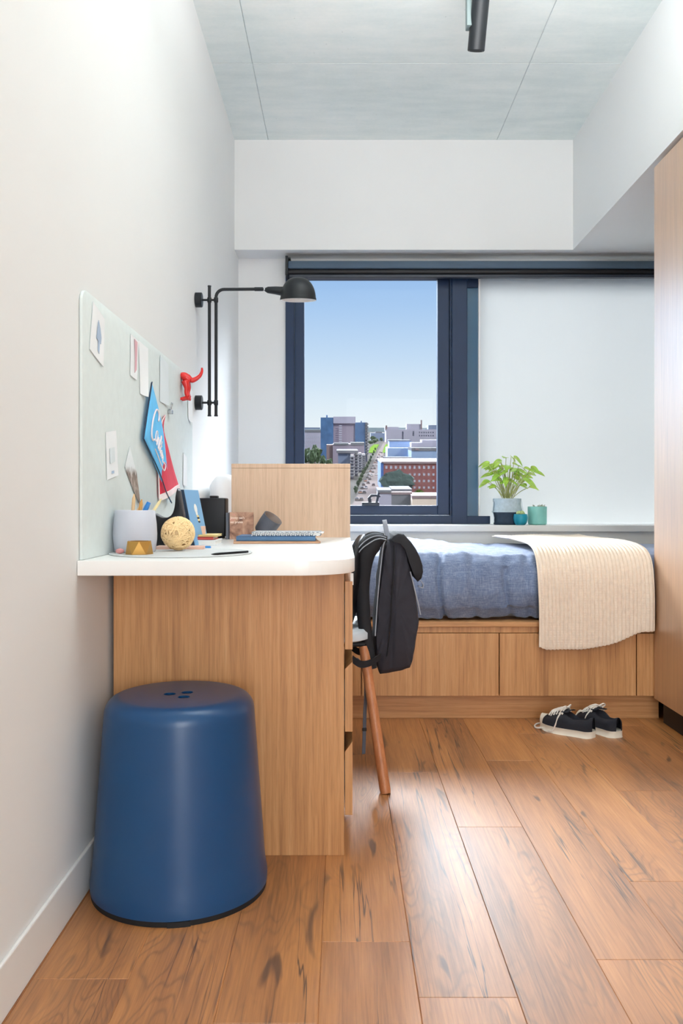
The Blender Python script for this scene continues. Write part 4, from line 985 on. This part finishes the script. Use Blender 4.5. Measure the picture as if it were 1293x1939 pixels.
def big_plant():
    c = Vector((P(961, 0, 4.45).x, 4.462, SILL)); root = thing('potted_plant', c, 'leafy lime green plant in the grey and navy belly pot on the sill', 'plant')
    pot = MB(); lofted(pot, c, [(.001, .0004), (.068, .0004), (.0715, .004), (.0690, .020), (.0670, .036), (.0725, .054), (.0795, .0665)], .008); o = pot.build('pot', M['potnavy'], root, smooth=60)
    pot = MB(); lofted(pot, c, [(.0800, .0660), (.0808, .0700), (.0775, .074), (.0735, .090), (.0705, .105), (.0715, .115), (.074, .126), (.0735, .137), (.0700, .1385), (.066, .134), (.064, .118), (.001, .118)], .012); pot.build('pot_cuff', M['potgrey'], o, smooth=60)
    for e in (-1, 1):
        m = MB(); m.ribbon(smoothpath([c + Vector((e * .074, -.01, .122)), c + Vector((e * .076, -.014, .10)), c + Vector((e * .080, -.02, .07)), c + Vector((e * .075, -.02, .045)), c + Vector((e * .073, -.02, .012))], 4), (.2, 1, 0), .014, .003); m.build('handle', M['potgrey'], o, smooth=60)
    rnd = random.Random(11); st, lf = MB(), MB()
    tips = [(948, 872), (958, 866), (968, 864), (936, 880), (925, 876), (930, 898), (926, 911), (938, 920), (942, 893), (952, 888), (962, 882), (972, 878), (982, 882), (994, 886), (1004, 890), (1012, 893), (986, 897), (975, 900), (958, 905), (948, 908), (996, 908), (1004, 922), (966, 893), (934, 888), (980, 890), (1000, 897), (944, 882), (955, 897)]
    tips += [(x + rnd.uniform(-7, 7), y + rnd.uniform(-6, 9)) for x, y in tips[::2]]
    for i, (px, py) in enumerate(tips):
        Y = 4.462 + rnd.uniform(-.06, .055); tip = P(px, py, Y); b = c + Vector((rnd.uniform(-.018, .018), rnd.uniform(-.018, .018), .116))
        mid = b.lerp(tip, .55) + Vector((0, 0, .012)); st.tube(smoothpath([b, mid, tip], 5), .0019, 6)
        out = Vector((tip.x - c.x, tip.y - c.y, 0)); out = out.normalized() if out.length > .01 else Vector((1, 0, 0))
        d = (out + Vector((rnd.uniform(-.4, .4), rnd.uniform(-.4, .4), rnd.uniform(-.5, .35)))).normalized()
        leaf(lf, tip - d * .006, d, rnd.uniform(.050, .070), rnd.uniform(.015, .021), rnd.uniform(.15, .6), Vector((rnd.uniform(-.4, .4), -.75, 1)).normalized())
        if i % 2 == 0:
            q = b.lerp(tip, rnd.uniform(.72, .86)); d2 = (Vector((-d.y, d.x, rnd.uniform(-.2, .5))) * rnd.choice((-1, 1)) + d * .5).normalized(); leaf(lf, q, d2, rnd.uniform(.036, .050), rnd.uniform(.011, .016), rnd.uniform(.1, .5), Vector((rnd.uniform(-.4, .4), -.75, 1)).normalized())
    st.build('stems', M['stem'], root, smooth=180); lf.build('foliage', M['leaf'], root, smooth=180, solid=.0006)
    m = MB(); m.lathe([(.001, .1205), (.0645, .1205), (.0645, .112)], c, 24); m.build('soil', M['soil'], root)
big_plant()
def succulents():
    c = Vector((P(985.5, 0, 4.37).x, 4.372, SILL)); root = thing('potted_succulent', c, 'tiny pale succulent in the small round teal pot', 'plant')
    m = MB(); m.lathe([(.001, .0004), (.022, .0004), (.031, .010), (.0365, .028), (.0370, .040), (.0340, .056), (.0325, .057), (.0310, .054), (.001, .050)], c, 40); m.build('pot', M['potteal'], root, smooth=60)
    lf = MB(); rnd = random.Random(5)
    for k in range(22):
        a = k * 2.4; el = .25 + .9 * k / 22; d = Vector((math.cos(a) * math.cos(el), math.sin(a) * math.cos(el), math.sin(el))); b = c + Vector((0, 0, .052)); L = .026
        lf.tube([b, b + d * L * .5, b + d * L * .85, b + d * L], [.002, .0055, .005, .001], 8)
    lf.build('foliage', M['succ'], root, smooth=180)
    c = Vector((P(1018, 0, 4.43).x, 4.44, SILL)); root = thing('potted_succulent', c, 'spiky grey succulent in the square-sided mint pot', 'plant')
    m = MB(); m.lathe([(.001, .0004), (.042, .0004), (.047, .003), (.0488, .010), (.0498, .092), (.0485, .0955), (.0465, .092), (.046, .080), (.001, .078)], c, 48); m.build('pot', M['potmint'], root, smooth=50)
    m = MB(); m.lathe([(.001, .084), (.0462, .084), (.0462, .076)], c, 24); m.build('soil', M['soil'], root)
    lf = MB()
    for k in range(30):
        a = rnd.uniform(0, 6.28); q = rnd.uniform(0, .036); b = c + Vector((q * math.cos(a), q * math.sin(a), .082)); d = Vector((math.cos(a) * .5, math.sin(a) * .5, 1)).normalized(); L = rnd.uniform(.012, .030)
        lf.tube([b, b + d * L * .5, b + d * L], [.0035, .0032, .0006], 6)
    lf.build('foliage', M['cactus'], root, smooth=180)
succulents()

# ------------------------------------------------------------------ the city on the rising ground beyond the window
SL, HC, HZ = (VY - 810) / F, 45.0, 810.0
def G(Y): return H + SL * Y - HC
def gy(py): return F * HC / (py - HZ)            # distance of the ground seen at that height
def cp(px, py): Y = gy(py); return Vector(((px - VX) / F * Y, Y, G(Y)))
def city():
    m = MB(); rows = [[(x, y, G(y)) for x in (-4000, -1200, -400, -100, 0, 100, 400, 1200, 4000)] for y in (60, 200, 500, 1200, 3000, 7000, 14000)]
    m.grid(rows); struct(m.build('ground', M['ground']))
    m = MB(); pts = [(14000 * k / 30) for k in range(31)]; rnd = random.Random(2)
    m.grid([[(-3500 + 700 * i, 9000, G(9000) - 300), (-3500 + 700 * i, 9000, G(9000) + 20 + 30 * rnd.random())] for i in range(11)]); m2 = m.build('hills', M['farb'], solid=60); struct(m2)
    def strip(name, L, R, mat, lift):
        m = MB(); m.grid([[cp(*a) + Vector((0, 0, lift)), cp(*b) + Vector((0, 0, lift))] for a, b in zip(L, R)]); return struct(m.build(name, M[mat], solid=.4))
    strip('road', [(640, 975), (668, 955), (690, 915), (706, 880), (716, 855), (725, 840), (735, 825)], [(715, 975), (716, 955), (717, 915), (722, 880), (728, 855), (732, 840), (737.5, 825)], 'road', .3)
    strip('lawn', [(698, 858), (701, 848), (708, 842)], [(710, 858), (714, 848), (718, 842)], 'lawn', .5)
    strip('lawn', [(724, 858), (727, 848), (730, 842)], [(731, 858), (733, 848), (735, 842)], 'lawn', .5)
    def blk(root, name, x0, x1, pt, pb, dep, mat, base=None, ofs=0.0, side=0.0):
        """a block whose front foot is seen at (x0..x1, pb) and whose front top is seen at pt"""
        Y = gy(base or pb) + ofs; a, b = (x0 - VX) / F * Y, (x1 - VX) / F * Y; zt, zb = H - (pt - VY) / F * Y, (H - (pb - VY) / F * Y) - .5
        m = MB(); q = [(a, Y, zb), (b, Y, zb), (b + side, Y + dep, zb + SL * dep), (a + side, Y + dep, zb + SL * dep)]
        r = [(a, Y, zt), (b, Y, zt), (b + side, Y + dep, zt + SL * dep), (a + side, Y + dep, zt + SL * dep)]
        v = [m.bm.verts.new(p) for p in q + r]
        for f in ((0, 1, 5, 4), (1, 2, 6, 5), (2, 3, 7, 6), (3, 0, 4, 7), (4, 5, 6, 7), (3, 2, 1, 0)): m.bm.faces.new([v[i] for i in f])
        return m.build(name, M[mat], root), Y
    def bld(name, x, pb, label, cat='building', group=None): return thing(name, cp(x, pb), label, cat, group)
    def wins(root, x0, x1, y0, y1, nx, ny, Y, mat, fx=.55, fy=.5, name='window'):
        base = None; dx, dy = (x1 - x0) / nx, (y1 - y0) / ny
        for i in range(nx):
            for j in range(ny):
                p = P(x0 + dx * (i + .5), y0 + dy * (j + .5), Y)
                if base is None:
                    w, h = dx * fx / F * Y / 2, dy * fy / F * Y / 2
                    base = MB().box(p.x - w, p.x + w, p.y - .25, p.y + .05, p.z - h, p.z + h).build(name, M[mat], root, origin=p)
                else:
                    c = base.copy(); C.objects.link(c); c.parent = root; c.location = p - root.location
    # tall apartment tower
    r = bld('apartment_tower', 650, 874, 'tall blue and mauve apartment tower, highest on the skyline')
    pb = 874
    _, Y = blk(r, 'core', 631, 673, 790, pb, 60, 'mauve'); blk(r, 'glass_wing', 607, 631, 790.5, pb, 60, 'blueglass', ofs=-3); blk(r, 'glass_wing', 672, 691.5, 800, pb, 60, 'blueglass', ofs=-2)
    blk(r, 'parapet', 631, 673, 789, 801, 50, 'lilac', base=pb, ofs=-4); blk(r, 'mast', 617.5, 620, 786, 792, 8, 'blueglass', base=pb, ofs=10); blk(r, 'mast', 683, 685, 797, 802, 8, 'blueglass', base=pb, ofs=10)
    wins(r, 641, 648, 804, 838, 1, 8, Y - 4.5, 'winw', .8, .5)
    for k in range(11): blk(r, 'balcony', 691.5, 697.5, 801.5 + k * 5.6, 804 + k * 5.6, 30, 'roofw', base=pb, ofs=-4)
    blk(r, 'balcony_core', 691.5, 695.5, 800, pb, 40, 'wind', ofs=0)
    r = bld('apartment_block', 668, 884, 'mauve mid-rise with white roofs in front of the tall tower')
    blk(r, 'wing', 618, 632, 842, 880, 30, 'taupe', base=884, ofs=4); blk(r, 'wing', 630, 690, 841, 884, 50, 'mauve', base=884); blk(r, 'roof', 664, 690, 838, 842, 40, 'roofw', base=884, ofs=-1); blk(r, 'roof', 632, 660, 839, 842, 30, 'roofw', base=884, ofs=-1)
    r = bld('terrace_block', 668, 905, 'white stepped apartment block with balconies facing the street')
    _, Y = blk(r, 'wall', 640, 664, 857, 905, 40, 'bluegrey', base=905); blk(r, 'roof', 637, 678, 853, 857, 50, 'roofw', base=905, ofs=-3)
    for i, (x, t, b) in enumerate(((664, 862, 908), (672, 858, 902), (679, 858, 894), (686, 860, 888))):
        blk(r, 'wing', x, x + 5.5, t, b, 26, 'conc', base=b)
        for k in range(7): blk(r, 'balcony', x - 1, x + 6, t + 2 + k * (b - t) / 7.5, t + 3.6 + k * (b - t) / 7.5, 8, 'roofw', base=b, ofs=-8)
        for k in range(7): blk(r, 'window_band', x, x + 5, t + 4.2 + k * (b - t) / 7.5, t + 6.6 + k * (b - t) / 7.5, 1, 'wind', base=b, ofs=-.8)
    r = bld('low_building', 588, 850, 'low pale building left of the tall tower')
    _, Y = blk(r, 'wall', 560, 607, 818, 852, 50, 'lilac'); blk(r, 'roof', 558, 607, 814, 818, 60, 'roofw', base=852, ofs=-1); blk(r, 'roof_edge', 560, 606, 809.5, 812, 60, 'bluegrey', base=838); wins(r, 576, 606, 824, 846, 8, 3, Y, 'winw', .5, .45)
    # hospital range on the skyline
    r = bld('hospital_block', 790, 838, 'long pale grey range with a chimney on the far skyline')
    _, Y = blk(r, 'wall', 731, 860, 813, 838, 80, 'lilac'); blk(r, 'roof_block', 770, 797, 803, 815, 40, 'lilac', base=838, ofs=10); blk(r, 'roof_block', 729, 755, 808.5, 815, 40, 'lilac', base=838, ofs=8); blk(r, 'roof_block', 811, 860, 805, 815, 40, 'bluegrey', base=838, ofs=8); blk(r, 'chimney', 796.5, 799, 795.5, 815, 8, 'taupe', base=838, ofs=6); blk(r, 'chimney', 730, 733, 805.5, 815, 8, 'taupe', base=838, ofs=6)
    wins(r, 792, 822, 816, 828, 7, 2, Y, 'wind', .45, .45); wins(r, 761, 764, 816, 833, 1, 1, Y, 'wind', .9, .9); wins(r, 781, 784, 816, 826, 1, 1, Y, 'wind', .9, .9)
    r = bld('office_block', 715, 835, 'dark blue-grey block far down the street'); blk(r, 'wall', 702, 729, 820, 835, 60, 'bluegrey'); blk(r, 'roof', 711, 723, 817, 820, 60, 'roofw', base=835)
    # white halls
    r = bld('exhibition_hall', 755, 866, 'pale blue hall with a sloping white roof above the brick building'); _, Y = blk(r, 'wall', 734, 779, 848, 872, 60, 'paleb'); blk(r, 'roof', 737, 778, 834, 848, 40, 'paleb', base=872, ofs=30); blk(r, 'parapet', 736, 778, 833, 835, 42, 'roofw', base=872, ofs=29); blk(r, 'terrace', 727, 780, 866, 873, 30, 'roofw', base=878)
    r = bld('warehouse', 802, 872, 'white flat-roofed warehouse right of the pale blue hall'); _, Y = blk(r, 'wall', 779, 860, 853, 876, 60, 'paleb'); blk(r, 'roof', 779, 860, 848, 853, 60, 'roofw', base=876, ofs=-1); blk(r, 'upper_wall', 779, 799, 838, 848, 30, 'lilac', base=876, ofs=40); blk(r, 'upper_wall', 799, 860, 833, 846, 30, 'lilac', base=876, ofs=42); blk(r, 'roof_vent', 786, 793, 849, 851.5, 6, 'taupe', base=876, ofs=-3)
    # brick building
    r = bld('brick_building', 775, 935, 'red brick building with rows of pale windows and a blue end'); _, Y = blk(r, 'wall', 725.5, 870, 876, 938, 60, 'brick', base=938); blk(r, 'end_wall', 721, 726, 876, 925, 50, 'cobalt', base=938, ofs=-1); blk(r, 'roof_edge', 722, 870, 874, 876.5, 60, 'taupe', base=938, ofs=-1)
    wins(r, 727, 825, 879, 891, 11, 1, Y, 'winw', .42, .45); wins(r, 727, 825, 892.5, 904.5, 11, 1, Y, 'winw', .42, .35); wins(r, 771.5, 825, 905, 916.5, 6, 1, Y, 'winw', .42, .35); wins(r, 771.5, 825, 917.5, 929, 6, 1, Y, 'winw', .38, .35)
    def tree(px, pb, pt, wpx, label, group, mat='tree', name='street_tree', sq=1.0):
        b = cp(px, pb); s = b.y / F; h = (pb - pt) * s; rx = wpx * s / 2; root = thing(name, b, label, 'tree', group)
        MB().tube([b + Vector((0, 0, -.5)), b + Vector((0, 0, h * .5))], [.25 + h * .015, .2], 6).build('trunk', M['bark'], root)
        m = MB(); m.ball(b + Vector((0, 0, h * .62)), 1.0, 3, (rx, rx * sq, h * .40), .55, 2.2); m.build('crown', M[mat], root)
    tree(752, 942, 893, 58, 'dark ivy-green tree mass covering the foot of the brick building', None, 'ivy', 'dark_tree', .3)
    tree(793, 941, 928, 17, 'small yellow-green tree beside the white sheds', None, 'lawn', 'small_tree')
    rnd = random.Random(4)
    for px, pb, pt, w in ((580, 882, 852, 14), (590, 886, 852, 17), (601, 883, 848, 15), (596, 880, 844, 12), (584, 879, 849, 10), (611, 888, 864, 12), (623, 893, 870, 14)): tree(px, pb, pt, w, 'dark green tree in the clump beside the tall tower', 'trees in the clump beside the tower')
    for k in range(13):
        t = k / 12; pb = 935 - 82 * t ** .8; tree(674 + 37 * t ** .85 + rnd.uniform(-1, 1), pb, pb - (14 - 9 * t), 7 - 4 * t, 'small dark street tree along the left pavement', 'street trees along the left pavement')
    for px, pb, pt, w in ((702, 842, 834, 10), (709, 840, 832, 9), (713, 838, 830, 7), (706, 836, 826, 10), (722, 836, 829, 6)): tree(px, pb, pt, w, 'distant green tree at the end of the street', 'distant trees at the street end')
    # foreground roofs
    r = bld('roof_shed', 728, 965, 'small white shed roof closest to the window, left of the long one'); blk(r, 'wall', 716, 741, 932, 968, 20, 'lilac'); blk(r, 'roof', 715, 741, 928, 931, 22, 'roofw', base=968, ofs=-1); blk(r, 'roof_band', 716, 741, 931, 933, 20, 'taupe', base=968, ofs=-.5)
    r = bld('roof_shed', 760, 965, 'long white shed roof in front of the brick building'); blk(r, 'wall', 741, 780, 934, 968, 20, 'roofw'); blk(r, 'roof', 741, 780, 926, 932, 24, 'roofw', base=968, ofs=6); blk(r, 'roof_band', 741, 780, 932, 935, 20, 'taupe', base=968, ofs=-.5)
    r = bld('roof_shed', 802, 970, 'low beige building in front of the brick facade'); blk(r, 'wall', 780, 870, 942, 972, 20, 'beige'); blk(r, 'roof_edge', 780, 870, 938.5, 942, 22, 'taupe', base=972, ofs=-.5)
    # cars: one of each colour with parts, the rest copies
    protos = []
    for mt, lab in (('carw', 'tiny white car in the line along the street'), ('card', 'tiny dark car in the line along the street'), ('carr', 'tiny tan car in the line along the street')):
        root = thing('parked_car', (0, 0, 0), lab, 'car', {'carw': 'white cars on the street', 'card': 'dark cars on the street', 'carr': 'tan cars on the street'}[mt])
        MB().box(-.9, .9, -2.2, 2.2, .25, .85, .15).build('body', M[mt], root); MB().box(-.75, .75, -1.2, 1.3, .8, 1.4, .2).build('cabin', M['wind'], root)
        w = MB()
        for x in (-.8, .8):
            for y in (-1.4, 1.4): MB().tube([(x - .1, y, .32), (x + .1, y, .32)], .32, 12).build('wheel', M['rubber'], root)
        w.bm.free(); protos.append(root)
    used = set(); lanes = [(lambda t: 676 + 46 * t ** .8), (lambda t: 684.5 + 40.5 * t ** .8), (lambda t: 700 + 27 * t ** .8)]
    k = 0
    for ln, n, mix in ((0, 15, (1, 2, 1)), (1, 13, (1, 1, 0)), (2, 5, (0, 1, 0))):
        for i in range(n):
            t = (i + rnd.uniform(-.12, .12)) / n; t = max(0, t); py = 950 - 97 * t ** .75; q = cp(lanes[ln](t) + rnd.uniform(-.3, .3), py); q.z += .75
            ci = mix[i % 3]; p = protos[ci]
            if ci not in used: used.add(ci); p.location = q; o = p
            else: o = dup(p, q)
            o.rotation_euler.z = -.04; o.scale = (1.35, 1.1, 1.35)
city()

# ------------------------------------------------------------------ light
w = bpy.data.worlds.new('sky'); bpy.context.scene.world = w; w.use_nodes = True; nt = w.node_tree
for n in list(nt.nodes): nt.nodes.remove(n)
out = nt.nodes.new('ShaderNodeOutputWorld'); bg = nt.nodes.new('ShaderNodeBackground'); tc = nt.nodes.new('ShaderNodeTexCoord'); sp = nt.nodes.new('ShaderNodeSeparateXYZ')
nt.links.new(tc.outputs['Generated'], sp.inputs[0])
r1 = nt.nodes.new('ShaderNodeValToRGB'); e = r1.color_ramp.elements
stops = [(0.0, (.45, .45, .45, 1)), (.085, srgb(240, 247, 253)), (.12, srgb(226, 239, 252)), (.17, srgb(200, 223, 249)), (.225, srgb(174, 206, 245)), (.262, srgb(156, 193, 240)), (.36, srgb(236, 244, 255)), (.7, srgb(246, 249, 255))]
while len(e) < len(stops): e.new(.5)
for i, (p, c) in enumerate(stops): e[i].position = p; e[i].color = c
nt.links.new(sp.outputs['Z'], r1.inputs['Fac'])
def mrange(src, a, b, c, d):
    r = nt.nodes.new('ShaderNodeMapRange'); r.interpolation_type = 'SMOOTHSTEP'
    for k, v in zip(('From Min', 'From Max', 'To Min', 'To Max'), (a, b, c, d)): r.inputs[k].default_value = v
    nt.links.new(src, r.inputs['Value']); return r.outputs[0]
# bright sky band added above the view to strengthen light through the window
hz = nt.nodes.new('ShaderNodeMath'); hz.operation = 'MULTIPLY'
nt.links.new(mrange(sp.outputs['Z'], .28, .52, 0, 1), hz.inputs[0]); nt.links.new(mrange(sp.outputs['Y'], .40, .75, 0, 1), hz.inputs[1])
h2 = nt.nodes.new('ShaderNodeMath'); h2.operation = 'MULTIPLY'; nt.links.new(hz.outputs[0], h2.inputs[0]); nt.links.new(mrange(sp.outputs['Z'], .60, .80, 1, 0), h2.inputs[1])
r2 = nt.nodes.new('ShaderNodeMath'); r2.operation = 'MULTIPLY_ADD'; nt.links.new(h2.outputs[0], r2.inputs[0]); r2.inputs[1].default_value = 76.0; r2.inputs[2].default_value = 1.0
# glow added low on the left, out of view, to brighten the wardrobe
dv = nt.nodes.new('ShaderNodeVectorMath'); dv.operation = 'DOT_PRODUCT'; nt.links.new(tc.outputs['Generated'], dv.inputs[0]); dv.inputs[1].default_value = Vector((-.66, .73, .19)).normalized()
g2 = nt.nodes.new('ShaderNodeMath'); g2.operation = 'MULTIPLY_ADD'; nt.links.new(mrange(dv.outputs['Value'], .90, .985, 0, 1), g2.inputs[0]); g2.inputs[1].default_value = 10.0; nt.links.new(r2.outputs[0], g2.inputs[2])
r2 = g2
nt.links.new(r1.outputs['Color'], bg.inputs['Color']); nt.links.new(r2.outputs[0], bg.inputs['Strength']); nt.links.new(bg.outputs[0], out.inputs['Surface'])
def lamp(name, kind, loc, aim, energy, **kw):
    l = bpy.data.lights.new(name, kind); o = bpy.data.objects.new(name, l); C.objects.link(o); o.location = loc; l.energy = energy
    o.rotation_euler = (Vector(aim) - Vector(loc)).to_track_quat('-Z', 'Y').to_euler()
    for k, v in kw.items(): setattr(l, k, v)
    return o
lamp('sun', 'SUN', (100, -90, 80), (0, 12, 0), 1.9, angle=.01, color=(1, .96, .9))
lamp('rear_fill_light', 'AREA', (.70, YR + .05, 1.15), (1.1, 3, .9), 77, shape='RECTANGLE', size=1.3, size_y=2.2, color=(.96, .98, 1))  # fill light added behind the camera, no window there
lamp('fill_uplight', 'AREA', (.35, .6, 2.0), (.35, .6, 3), 1.5, shape='DISK', size=1.1, color=(.96, .98, 1))  # added fill aimed at the ceiling, no fitting hangs here
lamp('fill_uplight', 'AREA', (.45, 1.95, 2.36), (.52, 2.05, 3), 42, shape='DISK', size=1.2, color=(.96, .98, 1))  # second added uplight, lifts ceiling and bulkhead without any fixture

# ------------------------------------------------------------------ camera and colour
cam = bpy.data.cameras.new('camera'); co = bpy.data.objects.new('camera', cam); C.objects.link(co); co.location = (0, 0, H); co.rotation_euler = (math.pi / 2, 0, 0)
cam.sensor_fit = 'VERTICAL'; cam.sensor_height = 36; cam.lens = 36 * F / 1939; cam.shift_x = -(VX - 646.5) / 1939; cam.shift_y = (VY - 969.5) / 1939; cam.clip_end = 20000; cam.clip_start = .02
S = bpy.context.scene; S.camera = co
S.view_settings.view_transform = 'Standard'; S.view_settings.look = 'None'; S.view_settings.exposure = 0.0; S.view_settings.gamma = 1.0; S.view_settings.use_curve_mapping = False
S.cycles.max_bounces = 10; S.cycles.diffuse_bounces = 6; S.cycles.transparent_max_bounces = 12; S.cycles.sample_clamp_indirect = 6
